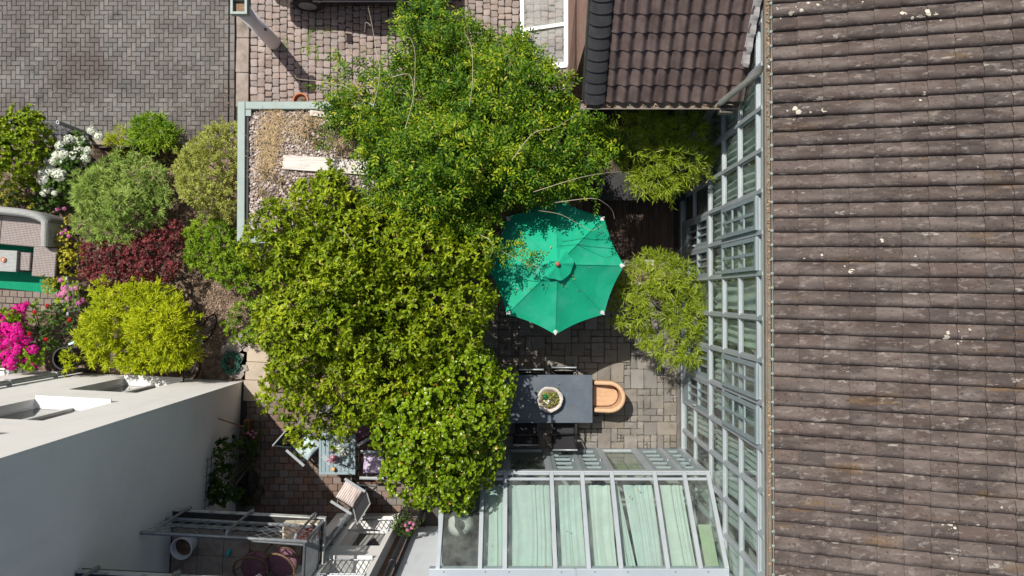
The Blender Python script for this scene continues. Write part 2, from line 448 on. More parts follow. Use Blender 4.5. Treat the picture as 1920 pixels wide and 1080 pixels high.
def stripes(name, c1, c2, sc, axis=(1, 0, 0), w=0.5, c3=None):
    """woven or striped cloth in object space"""
    m, n, l, b = new_mat(name)
    tc = n.new('ShaderNodeTexCoord')
    wv = n.new('ShaderNodeTexWave'); wv.wave_type = 'BANDS'; wv.bands_direction = 'X' if axis[0] else 'Y'
    wv.inputs['Scale'].default_value = sc; wv.inputs['Distortion'].default_value = 0.6; wv.inputs['Detail'].default_value = 2
    l.new(tc.outputs['Object'], wv.inputs[0])
    r = ramp(n, [(w - 0.15, c1), (w + 0.15, c2)])
    l.new(wv.outputs['Fac'], r.inputs[0])
    col = r.outputs[0]
    if c3:
        w2 = n.new('ShaderNodeTexWave'); w2.wave_type = 'BANDS'; w2.bands_direction = 'Y' if axis[0] else 'X'
        w2.inputs['Scale'].default_value = sc * 0.8; w2.inputs['Distortion'].default_value = 0.4
        l.new(tc.outputs['Object'], w2.inputs[0])
        r2 = ramp(n, [(0.25, (1, 1, 1)), (0.12, c3)])
        r2.color_ramp.elements[0].position = 0.1; r2.color_ramp.elements[0].color = (*c3, 1)
        r2.color_ramp.elements[1].position = 0.3; r2.color_ramp.elements[1].color = (1, 1, 1, 1)
        l.new(w2.outputs['Fac'], r2.inputs[0])
        col = mixc(n, l, 1.0, col, r2.outputs[0], 'MULTIPLY')
    nz = noise(n, l, tc.outputs['Object'], 12, 3)
    col = mixc(n, l, 0.25, col, mixc(n, l, nz, (0.1, 0.1, 0.1), (0.9, 0.9, 0.9)), 'OVERLAY')
    l.new(col, b.inputs['Base Color'])
    b.inputs['Roughness'].default_value = 0.85
    b.inputs['Specular IOR Level'].default_value = 0.25
    return m
m_wicker = stripes('grey_wicker', (0.13, 0.11, 0.105), (0.36, 0.32, 0.305), 11, (1, 0, 0), 0.3, (0.45, 0.42, 0.42))
m_wicker2 = stripes('silver_wicker', (0.2, 0.21, 0.2), (0.4, 0.41, 0.405), 14, (1, 0, 0), 0.25, (0.6, 0.6, 0.6))
m_tan = stripes('tan_rattan', (0.45, 0.275, 0.16), (0.58, 0.38, 0.235), 22, (0, 1, 0), 0.22)
m_stripe = stripes('pink_striped_cloth', (0.6, 0.55, 0.52), (0.36, 0.26, 0.25), 7, (0, 1, 0), 0.62)

lf_wist = leafmat('wisteria_leaf', [(0.009, 0.036, 0.002), (0.028, 0.085, 0.003), (0.078, 0.17, 0.005), (0.2, 0.29, 0.008), (0.5, 0.49, 0.028)], tip=((0.36, 0.34, 0.05), 0.015))
lf_olive = leafmat('rosette_leaf', [(0.035, 0.08, 0.003), (0.13, 0.205, 0.006), (0.25, 0.33, 0.01), (0.44, 0.48, 0.022)], rough=0.45, tip=((0.33, 0.27, 0.07), 0.03))
lf_round = leafmat('round_leaf', [(0.04, 0.095, 0.003), (0.125, 0.215, 0.005), (0.22, 0.325, 0.008), (0.32, 0.41, 0.014)], rough=0.33, spec=0.45, tip=((0.45, 0.26, 0.05), 0.025))
lf_bamboo = leafmat('bamboo_leaf', [(0.075, 0.12, 0.006), (0.165, 0.24, 0.011), (0.27, 0.36, 0.02), (0.42, 0.48, 0.07)], tip=((0.42, 0.4, 0.18), 0.04))
lf_lime = leafmat('lime_leaf', [(0.12, 0.18, 0.003), (0.27, 0.34, 0.005), (0.43, 0.49, 0.008), (0.56, 0.58, 0.025)])
lf_grey = leafmat('greygreen_leaf', [(0.08, 0.145, 0.022), (0.17, 0.27, 0.045), (0.29, 0.4, 0.085), (0.41, 0.51, 0.14)])
lf_juniper = leafmat('juniper_leaf', [(0.11, 0.14, 0.02), (0.25, 0.29, 0.05), (0.4, 0.43, 0.095), (0.52, 0.54, 0.16)])
lf_bright = leafmat('bright_leaf', [(0.05, 0.12, 0.008), (0.11, 0.22, 0.01), (0.2, 0.32, 0.012), (0.3, 0.38, 0.03)])
lf_maple = leafmat('yellowgreen_leaf', [(0.07, 0.13, 0.006), (0.15, 0.24, 0.008), (0.26, 0.34, 0.01), (0.34, 0.38, 0.03)])
lf_red = leafmat('barberry_leaf', [(0.06, 0.014, 0.018), (0.14, 0.03, 0.034), (0.25, 0.058, 0.06), (0.36, 0.11, 0.09)], trans=0.25)
lf_dark = leafmat('dark_leaf', [(0.01, 0.03, 0.006), (0.03, 0.075, 0.01), (0.07, 0.14, 0.018), (0.13, 0.19, 0.03)])
lf_weed = leafmat('weed_leaf', [(0.1, 0.085, 0.03), (0.2, 0.16, 0.06), (0.34, 0.26, 0.12), (0.45, 0.36, 0.19)])
lf_blade = leafmat('blade_leaf', [(0.03, 0.07, 0.008), (0.08, 0.16, 0.012), (0.15, 0.23, 0.02), (0.26, 0.3, 0.05)])
lf_yellow = leafmat('yellow_leaf', [(0.1, 0.14, 0.012), (0.24, 0.26, 0.02), (0.42, 0.38, 0.03), (0.5, 0.42, 0.08)])
lf_variety = leafmat('vine_leaf', [(0.02, 0.05, 0.008), (0.05, 0.1, 0.014), (0.1, 0.16, 0.03)])
pt_white = leafmat('white_petal', [(0.62, 0.68, 0.5), (0.74, 0.77, 0.66), (0.8, 0.8, 0.76)], rough=0.7, trans=0.2, spec=0.2)
pt_magenta = leafmat('magenta_petal', [(0.5, 0.0, 0.19), (0.68, 0.008, 0.29), (0.75, 0.05, 0.4)], rough=0.6, trans=0.2, spec=0.2)
pt_pink = leafmat('pink_petal', [(0.5, 0.12, 0.36), (0.65, 0.22, 0.42), (0.7, 0.4, 0.5)], rough=0.6, trans=0.2, spec=0.2)
pt_red = leafmat('red_petal', [(0.5, 0.008, 0.012), (0.62, 0.02, 0.03)], rough=0.6, trans=0.2, spec=0.2)

# ------------------------------------------------------------------ pieces: bricks, cobbles, slabs
_pm = {}
def piece_shape(w, l, h, style, rg):
    """a block w x l x h whose base centre is the origin; style: brick, cobble, slab"""
    ch = {'brick': 0.006, 'cobble': 0.011, 'slab': 0.008}[style]
    j = {'brick': 0.002, 'cobble': 0.011, 'slab': 0.006}[style]
    if style == 'brick':
        out = [(-w / 2, -l / 2), (w / 2, -l / 2), (w / 2, l / 2), (-w / 2, l / 2)]
    else:
        c = min(w, l) * (0.13 if style == 'cobble' else 0.05)
        out = [(-w / 2 + c, -l / 2), (w / 2 - c, -l / 2), (w / 2, -l / 2 + c), (w / 2, l / 2 - c), (w / 2 - c, l / 2), (-w / 2 + c, l / 2), (-w / 2, l / 2 - c), (-w / 2, -l / 2 + c)]
    out = [(x + rg.uniform(-j, j), y + rg.uniform(-j, j)) for x, y in out]
    n = len(out)
    tz = [rg.uniform(-j, j) * 0.35 for _ in range(n)]
    vs = [(x, y, 0) for x, y in out] + [(x, y, h - ch) for x, y in out]
    kx, ky = 1 - 2 * ch / w, 1 - 2 * ch / l
    vs += [(x * kx, y * ky, h + t) for (x, y), t in zip(out, tz)]
    fs = []
    for k in (0, n):
        fs += [(k + i, k + (i + 1) % n, k + n + (i + 1) % n, k + n + i) for i in range(n)]
    if style == 'cobble':
        vs.append((0, 0, h + 0.006))
        fs += [(2 * n + i, 2 * n + (i + 1) % n, 3 * n) for i in range(n)]
    else:
        fs.append(tuple(range(2 * n, 3 * n)))
    return vs, fs

def lay(name, parent, items, mat, limit=300, rest=None, centre=None):
    """items: (x, y, z, rz, w, l, h, style); the ones nearest to centre become objects, the rest one joined part"""
    b = base_of(parent)
    if centre is not None: items = sorted(items, key=lambda q: (q[0] - centre[0]) ** 2 + (q[1] - centre[1]) ** 2)
    for k, (x, y, z, rz, w, l, h, st) in enumerate(items[:limit]):
        key = (name, mat.name, round(w, 2), round(l, 2), st, k % 5)
        if key not in _pm:
            mb = MB(); mb.add(*piece_shape(w, l, h, st, random.Random(str(key))))
            _pm[key] = mb.mesh(name, mat)
        put(name, _pm[key], parent, (x - b.x, y - b.y, z - b.z), (rng.uniform(-.006, .006), rng.uniform(-.006, .006), rz + rng.uniform(-.02, .02)))
    if len(items) > limit:
        mb = MB()
        rg = random.Random(5)
        for x, y, z, rz, w, l, h, st in items[limit:]:
            vs, fs = piece_shape(w, l, h, st, rg)
            R = Matrix.Rotation(rz + rg.uniform(-.02, .02), 3, 'Z')
            dz = rg.uniform(-.003, .003)
            mb.add([R @ Vector(v) + Vector((x, y, z + dz)) for v in vs], fs)
        mb.build(rest or name + '_field', mat, parent, world=True, kind='stuff')

def sheet_of(name, px_poly, z, mat, thick=0.05):
    pts = [P(x, y, z) for x, y in px_poly]
    mb = MB().prism([(p.x, p.y) for p in pts], z - thick, z)
    return grounded(mb.build(name, mat), kind='structure')

def pip(x, y, poly):
    c = False
    n = len(poly)
    for i in range(n):
        x0, y0 = poly[i][0], poly[i][1]
        x1, y1 = poly[i - 1][0], poly[i - 1][1]
        if (y0 > y) != (y1 > y) and x < (x1 - x0) * (y - y0) / (y1 - y0) + x0: c = not c
    return c

# ------------------------------------------------------------------ ground and paving
g = grounded(MB().mm(-60, 60, -60, 60, -0.2, -0.075).build('ground', m_ground), kind='structure')
sheet_of('planting_ground', [(520, 262), (1084, 262), (1084, 480), (800, 480), (800, 740), (512, 740)], -0.045, m_soil, 0.04)
soil = sheet_of('garden_soil', [(-60, 255), (450, 255), (520, 740), (380, 760), (-60, 735)], -0.01, m_soil, 0.06)

# driveway in herringbone
drive = sheet_of('driveway', [(-60, -60), (441, -60), (441, 258), (-60, 258)], -0.03, m_joint, 0.04)
X1, Y0 = P(441, 0).x, P(0, 270).y
items = []
w = 0.1
for i in range(-64, 0):
    for j in range(0, 42):
        k = (i - j) % 4
        if k == 0: bx_, by_, rz = i + 1.0, j + 0.5, 0.0
        elif k == 2: bx_, by_, rz = i + 0.5, j + 0.0, PI / 2
        else: continue
        x, y = X1 - 0.14 + bx_ * w, Y0 + by_ * w
        hw = .1 if rz == 0 else .05
        if x > -11.9 and y < 7.0 and y > Y0 + 0.03:
            if x + hw < X1 - 0.119: items.append((x, y, -0.03, rz, 0.192, 0.092, 0.035, 'brick'))
            elif rz == 0 and x < X1 - 0.119 - .001: items.append((x - .05, y, -0.03, rz, 0.092, 0.092, 0.035, 'brick'))
for j in range(19):
    items.append((X1 - 0.06, Y0 + 0.1 + j * 0.2, -0.03, PI / 2, 0.192, 0.1, 0.034, 'brick'))
lay('paving_brick', drive, items, m_drive, centre=P(190, 130))

# concrete kerb strip between the driveway and the cobbled yard
kerb = sheet_of('kerb_strip', [(442, -60), (469, -60), (469, 300), (442, 300)], -0.04, m_joint, 0.03)
ks = []
yy = P(0, 200).y
for k in range(5):
    ks.append((P(455.5, 0).x, yy + 0.36 + k * 0.75, -0.04, 0, 0.27, 0.735, 0.06, 'slab'))
lay('kerb_slab', kerb, ks, m_kerb)

# cobbled yard, stones in upright courses
yard = sheet_of('cobbled_yard', [(469, -60), (1110, -60), (1110, 262), (469, 262)], -0.035, m_joint, 0.035)
items = []
x = P(470, 0).x + 0.08
ci = 0
while x < P(1072, 0).x:
    cw = rng.uniform(0.148, 0.166)
    y = P(0, 260).y + rng.uniform(0, 0.15)
    while y < 6.9:
        ln = rng.uniform(0.125, 0.175)
        items.append((x + cw / 2 - 0.08, y + ln / 2, -0.035, rng.uniform(-.03, .03), cw - 0.009, ln - 0.009, rng.uniform(0.038, 0.048), 'cobble'))
        y += ln
    x += cw
    ci += 1
lay('cobble', yard, items, m_cobble, centre=P(600, 85))

# courtyard of mixed setts and slabs
CX0, CX1 = P(800, 0).x, 3.62
CY0, CY1 = -3.28, P(0, 470).y
court = grounded(MB().mm(CX0 - .05, CX1, CY0, CY1, -0.09, -0.04).build('courtyard_paving', m_cjoint), kind='structure')
u = 0.142
nx, ny = int((CX1 - CX0) / u), int((CY1 - CY0) / u)
used = [[False] * ny for _ in range(nx)]
items = []
rr = random.Random(3)
def small_setts(i, j):
    for a in range(2):
        for b in range(2):
            items.append((CX0 + (i + .25 + a * .5) * u, CY0 + (j + .25 + b * .5) * u, -0.04, 0, u / 2 - .01, u / 2 - .01, 0.04, 'cobble'))
for i in range(nx):
    for j in range(ny):
        if used[i][j]: continue
        opts = [(3, 3), (3, 2), (2, 3), (2, 2), (2, 1), (1, 2), (1, 1), (1, 1), (1, 1), (1, 1), (1, 2), (2, 1), (2, 2)]
        rr.shuffle(opts)
        for a, b in opts:
            if i + a <= nx and j + b <= ny and not any(used[p][q] for p in range(i, i + a) for q in range(j, j + b)): break
        else: a = b = 1
        for p in range(i, i + a):
            for q in range(j, j + b): used[p][q] = True
        x, y = CX0 + (i + a / 2) * u, CY0 + (j + b / 2) * u
        px = 960 + F * x / H; py = 555 - F * y / H
        if a == b == 1 and ((1165 < px < 1215 and 640 < py < 690) or (1120 < px < 1180 and 780 < py < 800) or rr.random() < 0.06): small_setts(i, j); continue
        items.append((x, y, -0.04, 0, a * u - .009, b * u - .009, rr.uniform(0.038, 0.046), 'slab' if a * b > 2 else 'cobble'))
lay('paving_stone', court, items, m_court, centre=P(1180, 740))

# red brick patio
PX0, PX1 = P(418, 0).x, P(798, 0).x
PYB, PYT = P(0, 1000).y, P(0, 735).y
patio = grounded(MB().mm(PX0, PX1, PYB, PYT, -0.09, -0.04).build('brick_patio', m_joint), kind='structure')
items = []
j = 0
y = PYB
while y < PYT - .1:
    x = PX0 + (0.105 if j % 2 else 0)
    while x < PX1 - .1:
        items.append((x + .1, y + .075, -0.04, 0, 0.198, 0.138, 0.04, 'brick'))
        x += 0.21
    y += 0.15
    j += 1
lay('paving_brick', patio, items, m_patio, centre=P(560, 880))

# sand coloured slab path, broken flagstones, small brick path by the carpet
path = sheet_of('slab_path', [(452, 600), (512, 600), (512, 758), (452, 758)], 0.0, m_soil, 0.05)
it = []
for (x0, y0, x1, y1) in ((462, 612, 504, 642), (464, 644, 505, 678), (461, 679, 507, 712), (457, 713, 507, 752)):
    a, b = P(x0, y1, 0), P(x1, y0, 0)
    it.append(((a.x + b.x) / 2, (a.y + b.y) / 2, 0.0, -0.04, b.x - a.x, b.y - a.y, 0.035, 'slab'))
lay('slab', path, it, m_slab)
flag = sheet_of('flagstone_patch', [(418, 625), (470, 625), (470, 712), (418, 712)], 0.0, m_soil, 0.05)
for k, (px, py, r) in enumerate(((444, 648, .2), (461, 632, .16), (436, 640, .15), (449, 700, .14), (459, 690, .1), (425, 655, .13), (452, 668, .1), (463, 655, .08), (437, 702, .1), (428, 690, .09))):
    c = P(px, py, 0)
    nv = rng.randint(5, 7)
    a0 = rng.uniform(0, 6)
    pts = [(r * rng.uniform(.75, 1.1) * math.cos(a0 + t * 2 * PI / nv), r * rng.uniform(.7, 1.05) * math.sin(a0 + t * 2 * PI / nv)) for t in range(nv)]
    mb = MB().prism(pts, 0, rng.uniform(.03, .06))
    me = mb.mesh('flagstone', m_rock)
    b = base_of(flag)
    o = put('flagstone', me, flag, (c.x - b.x, c.y - b.y, 0.0 - b.z))
gp = sheet_of('garden_path', [(-60, 530), (118, 545), (118, 585), (-60, 580)], 0.0, m_joint, 0.05)
it = []
for r in range(3):
    for c in range(11):
        p = P(-30 + c * 14.3 + (7 if r % 2 else 0), 548 + r * 12.5 + c * 0.7, 0)
        it.append((p.x, p.y, 0.0, -0.05, 0.155, 0.13, 0.03, 'brick'))
m_pathbrick = surf('brown_path_brick', [(0.17, 0.14, 0.12), (0.24, 0.2, 0.17)], 3, 0.9, var=0.2, bump=0.4, patches=[((0.5, 0.38, 0.2), 18, 0.72, 0.76, 0.6)])
lay('path_brick', gp, it, m_pathbrick)

# timber deck below the tiled roof
deck = grounded(MB().mm(P(1085, 0).x, 3.6, P(0, 492).y, 3.9, -0.09, -0.05).build('timber_deck', m_joint), kind='structure')
x = P(1088, 0).x
b = base_of(deck)
pl = MB().mm(-.066, .066, 0, 3.9 - P(0, 490).y, 0, .055).mesh('deck_plank', m_deck)
k = 0
while x < 3.55:
    put('deck_plank', pl, deck, (x - b.x, P(0, 490).y + rng.uniform(-.01, .01) - b.y, -.05 - b.z + rng.uniform(0, .004)))
    x += 0.139

# ------------------------------------------------------------------ walls with openings
def wall_grid(mb, u0, u1, z0, z1, holes, to3, depth):
    """a facade in the u,z plane with rectangular holes; to3(u, z, d) maps to space, d inwards"""
    us = sorted({u0, u1, *[h[0] for h in holes], *[h[1] for h in holes]})
    zs = sorted({z0, z1, *[h[2] for h in holes], *[h[3] for h in holes]})
    for a, b_ in zip(us, us[1:]):
        for c, d in zip(zs, zs[1:]):
            um, zm = (a + b_) / 2, (c + d) / 2
            if any(h[0] < um < h[1] and h[2] < zm < h[3] for h in holes): continue
            mb.add([to3(a, c, 0), to3(b_, c, 0), to3(b_, d, 0), to3(a, d, 0)], [(0, 1, 2, 3)])
    for a, b_, c, d in holes:
        for p, q in (((a, c), (b_, c)), ((b_, c), (b_, d)), ((b_, d), (a, d)), ((a, d), (a, c))):
            mb.add([to3(*p, 0), to3(*q, 0), to3(*q, depth), to3(*p, depth)], [(0, 1, 2, 3)])

def window_in(parent, h, to3, depth, rows=1, cols=2, sill=True, grille=None, lab=None):
    """a white window set into a hole: frame, panes, sill"""
    a, b_, c, d = h
    dd = depth - 0.08
    fr = MB()
    t = 0.055
    def bar(u0, u1, z0, z1, d0=dd, d1=dd + .06):
        vs = [to3(u, z, e) for e in (d0, d1) for z in (z0, z1) for u in (u0, u1)]
        fr.add(vs, [(0, 2, 3, 1), (4, 5, 7, 6), (0, 1, 5, 4), (2, 6, 7, 3), (0, 4, 6, 2), (1, 3, 7, 5)])
    bar(a, b_, c, c + t); bar(a, b_, d - t, d); bar(a, a + t, c + t, d - t); bar(b_ - t, b_, c + t, d - t)
    uw = (b_ - a - 2 * t) / cols
    for k in range(1, cols):
        u = a + t + k * uw
        bar(u - .04, u + .04, c + t, d - t, dd - .01, dd + .055)
    zh = (d - c - 2 * t) / rows
    for k in range(1, rows):
        z = c + t + k * zh
        bar(a + t, b_ - t, z - .03, z + .03, dd + .002, dd + .05)
    wo = fr.build('window', m_plastic, parent)
    for i in range(cols):
        for j in range(rows):
            p = MB()
            u0, u1, z0, z1 = a + t + i * uw, a + t + (i + 1) * uw, c + t + j * zh, c + t + (j + 1) * zh
            vs = [to3(u, z, e) for e in (dd + .03, dd + .036) for z in (z0, z1) for u in (u0, u1)]
            p.add(vs, [(0, 2, 3, 1), (4, 5, 7, 6), (0, 1, 5, 4), (2, 6, 7, 3), (0, 4, 6, 2), (1, 3, 7, 5)])
            p.build('pane', m_carglass, wo)
    if sill:
        s = MB()
        vs = [to3(u, z, e) for e, z0, z1 in ((-.06, c - .02, c + .012), (dd, c, c + .03)) for z in (z0, z1) for u in (a - .0, b_ + .0)]
        s.add(vs, [(0, 2, 3, 1), (4, 5, 7, 6), (0, 1, 5, 4), (2, 6, 7, 3), (0, 4, 6, 2), (1, 3, 7, 5)])
        s.build('sill', m_plastic, wo)
    return wo

# ---- tall white corner house, lower left
c0 = P(455, 715, 0)
wh = thing('white_house', 'tall white rendered house with balconies at the lower left corner', 'house', c0, math.radians(-3))
to_n = lambda u_, z_, d_: (u_, -d_, z_)
to_e = lambda u_, z_, d_: (-d_, u_, z_)
HH = 10.0
holes = [(-2.2, -0.93, 3.3, 5.0), (-2.35, -1.1, 0.35, 2.2), (-2.1, -0.85, 6.0, 7.7), (-5.8, -4.5, 0.35, 2.2), (-5.8, -4.5, 3.3, 5.0)]
mb = MB()
wall_grid(mb, -8, 0, -0.1, HH, holes, to_n, 0.2)
wall_grid(mb, -9, 0, -0.1, HH, [], to_e, 0.3)
mb.add([(-8, 0, HH), (0, 0, HH), (0, -9, HH), (-8, -9, HH)], [(0, 1, 2, 3)])
mb.add([(-8, 0, -.1), (-8, -9, -.1), (-8, -9, HH), (-8, 0, HH)], [(0, 1, 2, 3)])
mb.build('wall', m_wall, wh)
for k, h in enumerate(holes):
    window_in(wh, h, to_n, 0.2)
mb = MB().tube([(-3.45, .07, 0), (-3.45, .07, HH)], .05, 10)
for z in (0.9, 2.2, 3.9, 5.6): mb.mm(-3.51, -3.39, .0, .13, z, z + .04)
mb.build('downpipe', m_galv, wh, smooth=False)
MB().mm(.004, .12, -.95, -.02, -.05, .03).build('drain_strip', m_dark, wh)  # black strip standing in for the dark gap along the plinth

def balcony(z, parts=True):
    x1, y1, y0 = 2.6, -1.9, -6.0
    b_ = MB().mm(.003, x1, y0, y1, z - .2, z - .03).build('balcony', m_black, wh)
    ft = MB().mm(-.22, .22, -.22, .22, 0, .028).mesh('floor_tile', m_baltile)
    for i in range(6):
        for j in range(5):
            put('floor_tile', ft, b_, (.26 + i * .45, y1 - .5 - j * .45, z - .03)) if i < 5 else None
    tr = MB().mm(.003, x1 + .06, y1 + .0, y1 + .02, z - .12, z - .02)
    tr.mm(x1 + .04, x1 + .06, y0, y1 - .003, z - .12, z - .02)
    tr.mm(.003, x1, y1 - .24, y1 - .21, z - .03, z + .06)
    tr.build('fascia', m_balwhite, b_)
    for k, x in enumerate((.25, 1.35, 2.45)):
        MB().tube([(x, y1 + .05, z - .15), (x, y1 + .05, z + .95), (x, y1 - .02, z + 1.0)], .024, 8).mm(x - .04, x + .04, y1 + .02, y1 + .06, z - .12, z - .02).build('post', m_galv, b_, smooth=False)
    rl = MB().tube([(.003, y1 - .02, z + 1.02), (x1 + .05, y1 - .02, z + 1.02)], .028, 8)
    rl.tube([(.003, y1 - .02, z + .98), (x1, y1 - .09, z + .98)], .018, 8)
    rl.tube([(.003, y1 - .06, z + .2), (x1, y1 - .06, z + .2)], .03, 8)
    rl.tube([(x1 + .02, y1 - .04, z + 1.02), (x1 + .02, y0, z + 1.02)], .028, 8)
    rl.tube([(x1 + .02, y1 - .04, z + .18), (x1 + .02, y0, z + .18)], .02, 8)
    rl.tube([(x1 + .02, y1 - .04, z - .1), (x1 + .02, y1 - .04, z + 1.02)], .026, 8)
    rl.build('railing', m_galv, b_, smooth=True)
    net = MB()
    y = y1 - .04
    for k in range(-4, 14):
        x = k * .2
        for s in (1, -1):
            p = [x, z + .22] if s > 0 else [x + .76, z + .22]
            q = [x + .76, z + .98] if s > 0 else [x, z + .98]
            # clip to the balcony width
            def clip(p, q):
                (xa, za), (xb, zb) = p, q
                lo, hi = 0.01, x1
                if max(xa, xb) < lo or min(xa, xb) > hi: return None
                def at(xx): return (xx, za + (zb - za) * (xx - xa) / (xb - xa))
                A = p if lo <= xa <= hi else at(min(max(xa, lo), hi))
                B = q if lo <= xb <= hi else at(min(max(xb, lo), hi))
                return A, B
            r_ = clip(p, q)
            if r_: net.tube([(r_[0][0], y, r_[0][1]), (r_[1][0], y, r_[1][1])], .0045, 4)
    net.build('wire_mesh', m_galv, b_, kind='stuff')
    sp = MB()
    for k in range(46):
        yk = y1 - .06 - k * .045
        sp.tube([(x1 + .02, yk, z + .2), (x1 + .02, yk, z + 1.0)], .0045, 4)
    for k in range(18):
        zk = z + .22 + k * .045
        sp.tube([(x1 + .02, y1 - .06, zk), (x1 + .02, y1 - 2.2, zk)], .0045, 4)
    sp.build('side_mesh', m_galv, b_, kind='stuff')
    return b_
m_baltile = surf('balcony_tile', [(0.24, 0.205, 0.175), (0.36, 0.31, 0.265)], 9, 0.9, bump=0.5, patches=[((0.1, 0.08, 0.06), 2, 0.5, 0.7, 0.6)])
m_balwhite = surf('balcony_trim', [(0.4, 0.42, 0.41), (0.5, 0.52, 0.5)], 9, 0.6, patches=[((0.15, 0.15, 0.14), 4, 0.5, 0.66, 0.8)])
balcony(2.9)
balcony(5.6)

# ---- small white house, bottom
hx0, hx1, hy = -3.75, -2.38, P(0, 962).y
sh = thing('white_house', 'narrow white house front with two barred windows at bottom edge', 'house', ((hx0 + hx1) / 2, hy, 0))
o = base_of(sh)
to_s = lambda u_, z_, d_: (u_, -d_, z_)
holes2 = [(-0.17, 0.59, 0.4, 1.95), (-0.17, 0.59, 2.6, 4.2)]
mb = MB()
wall_grid(mb, hx0 - o.x, hx1 - o.x, -.1, 6.5, holes2, to_s, .34)
L_, R_ = hx0 - o.x, hx1 - o.x
mb.add([(R_, 0, -.1), (R_, -4, -.1), (R_, -4, 6.5), (R_, 0, 6.5)], [(0, 1, 2, 3)])
mb.add([(L_, 0, -.1), (L_, -4, -.1), (L_, -4, 6.5), (L_, 0, 6.5)], [(0, 1, 2, 3)])
mb.add([(L_, 0, 6.5), (R_, 0, 6.5), (R_, -4, 6.5), (L_, -4, 6.5)], [(0, 1, 2, 3)])
mb.build('wall', m_wall, sh)
for a_, b_, c_, d_ in holes2:
    window_in(sh, (a_, b_, c_, d_), to_s, .34, cols=1)
    gr = MB()
    for z in (c_ + .1, c_ + .72, c_ + .78): gr.tube([(a_ - .02, .02, z), (b_ + .02, .02, z)], .014, 6)
    for k in range(8): gr.tube([(a_ + .04 + k * .1, .02, c_ + .1), (a_ + .04 + k * .1, .02, c_ + .75)], .009, 6)
    gr.build('window_grille', m_galv, sh)
pp = MB().tube([(-.36, .09, 0), (-.36, .09, 6.4)], .055, 10)
for z in (.8, 1.9, 3.2): pp.mm(-.43, -.29, 0, .16, z, z + .04)
pp.build('downpipe', m_galv, sh, smooth=True)
pp = MB().tube([(R_ + .22, -.15, 0), (R_ + .22, -.15, 6.4)], .06, 10)
for z in (.9, 2.4): pp.ring((R_ + .22, -.15, z), .062, .014)
pp.build('dark_downpipe', m_dark, sh, smooth=True)
MB().mm(R_ + .003, R_ + .3, -.5, -.28, -.05, 6.4).build('brick_return', m_brick, sh)

# ---- pale clad wall between the small house and the conservatory
cl = thing('clad_wall', 'pale blue grey clad wall beside the conservatory', 'wall', (-1.7, P(0, 988).y, 0))
mb = MB().mm(-.36, .36, -.2, 0, -.05, 4.4)
mb.build('cladding', surf('pale_cladding', [(0.66, 0.7, 0.74), (0.72, 0.76, 0.8)], 2, 0.5, patches=[((0.5, 0.52, 0.53), 4, 0.55, 0.75, 0.4, (1, 1, 0.2))]), cl)
MB().mm(.362, .44, -.1, .05, -.05, 4.4).build('corner_post', m_alu, cl)
MB().mm(-.42, -.362, -.1, .02, -.05, 4.4).build('edge_strip', m_galv, cl)

# ---- brick house with dark pantiles, top
EY, EZ, TH = P(0, 186, 4.0).y, 4.0, math.radians(37)
bx0, bx1 = P(1094, 186, 4.0).x, 3.60
bh = thing('brick_house', 'red brick house with dark brown pantile roof and gutter', 'house', (2.4, 5.2, 0))
WX, WY = 1.2, 4.15
mb = MB()
mb.mm(WX, 3.55, WY, 8.5, -.08, 4.7)
hz = EZ + (WY - EY) * math.tan(TH) - .12
mb.build('wall', m_brick, bh, world=True)
top = 12
def slope(x, s, up=0.0):
    return Vector((x, EY + s * math.cos(TH) - up * math.sin(TH), EZ + s * math.sin(TH) + up * math.cos(TH)))
mb = MB()
SL = 3.9
a = [slope(bx0 + .02, 0, -.03), slope(bx1, 0, -.03), slope(bx1, SL, -.03), slope(bx0 + .02, SL, -.03)]
d_ = Vector((0, 0, -.12))
mb.add(a + [p + d_ for p in a], [(0, 1, 2, 3), (7, 6, 5, 4), (0, 4, 5, 1), (1, 5, 6, 2), (2, 6, 7, 3), (3, 7, 4, 0)])
roof_b = mb.build('roof', m_deck, bh, world=True)
# gable infill under the verge
MB().add([(WX - .004, WY, 4.6), (WX - .004, 8.5, 4.6), (WX - .004, EY + SL * math.cos(TH), EZ + SL * math.sin(TH) - .2), (WX - .004, WY, hz)], [(0, 1, 2, 3)]).build('gable', m_brick, bh, world=True)
def pantile():
    W, L, n = 0.2, 0.31, 10
    vs, fs = [], []
    for e, zz in ((0, .03), (L, .005)):
        for k in range(n + 1):
            t = k / n * 1.06
            vs.append(((t - .5) * W, e, zz + .03 + .036 * math.cos(2 * PI * (t - .42))))
    for k in range(n): fs.append((k, k + 1, n + 2 + k, n + 1 + k))
    m0 = len(vs)
    for k in range(n + 1):
        x, y, z = vs[k]
        vs.append((x, y, z - .022))
    vs += [vs[k] for k in range(n + 1)]
    for k in range(n): fs.append((m0 + k, m0 + k + 1, m0 + n + 2 + k, m0 + n + 1 + k))
    me = bpy.data.meshes.new('roof_tile')
    me.from_pydata(vs, [], fs); me.materials.append(m_tile_b); me.update()
    me.polygons.foreach_set('use_smooth', [True] * n + [False] * n)
    return me
pm = pantile()
b = base_of(bh)
cols = [bx0 + .34 + .1 + k * .198 for k in range(11)]
for r in range(12):
    for x in cols:
        p = slope(x, r * .268 - .02, .0)
        put('roof_tile', pm, roof_b, (p.x - b.x + rng.uniform(-.003, .003), p.y - b.y, p.z - b.z), (TH + rng.uniform(-.01, .01), rng.uniform(-.015, .015), rng.uniform(-.012, .012)))
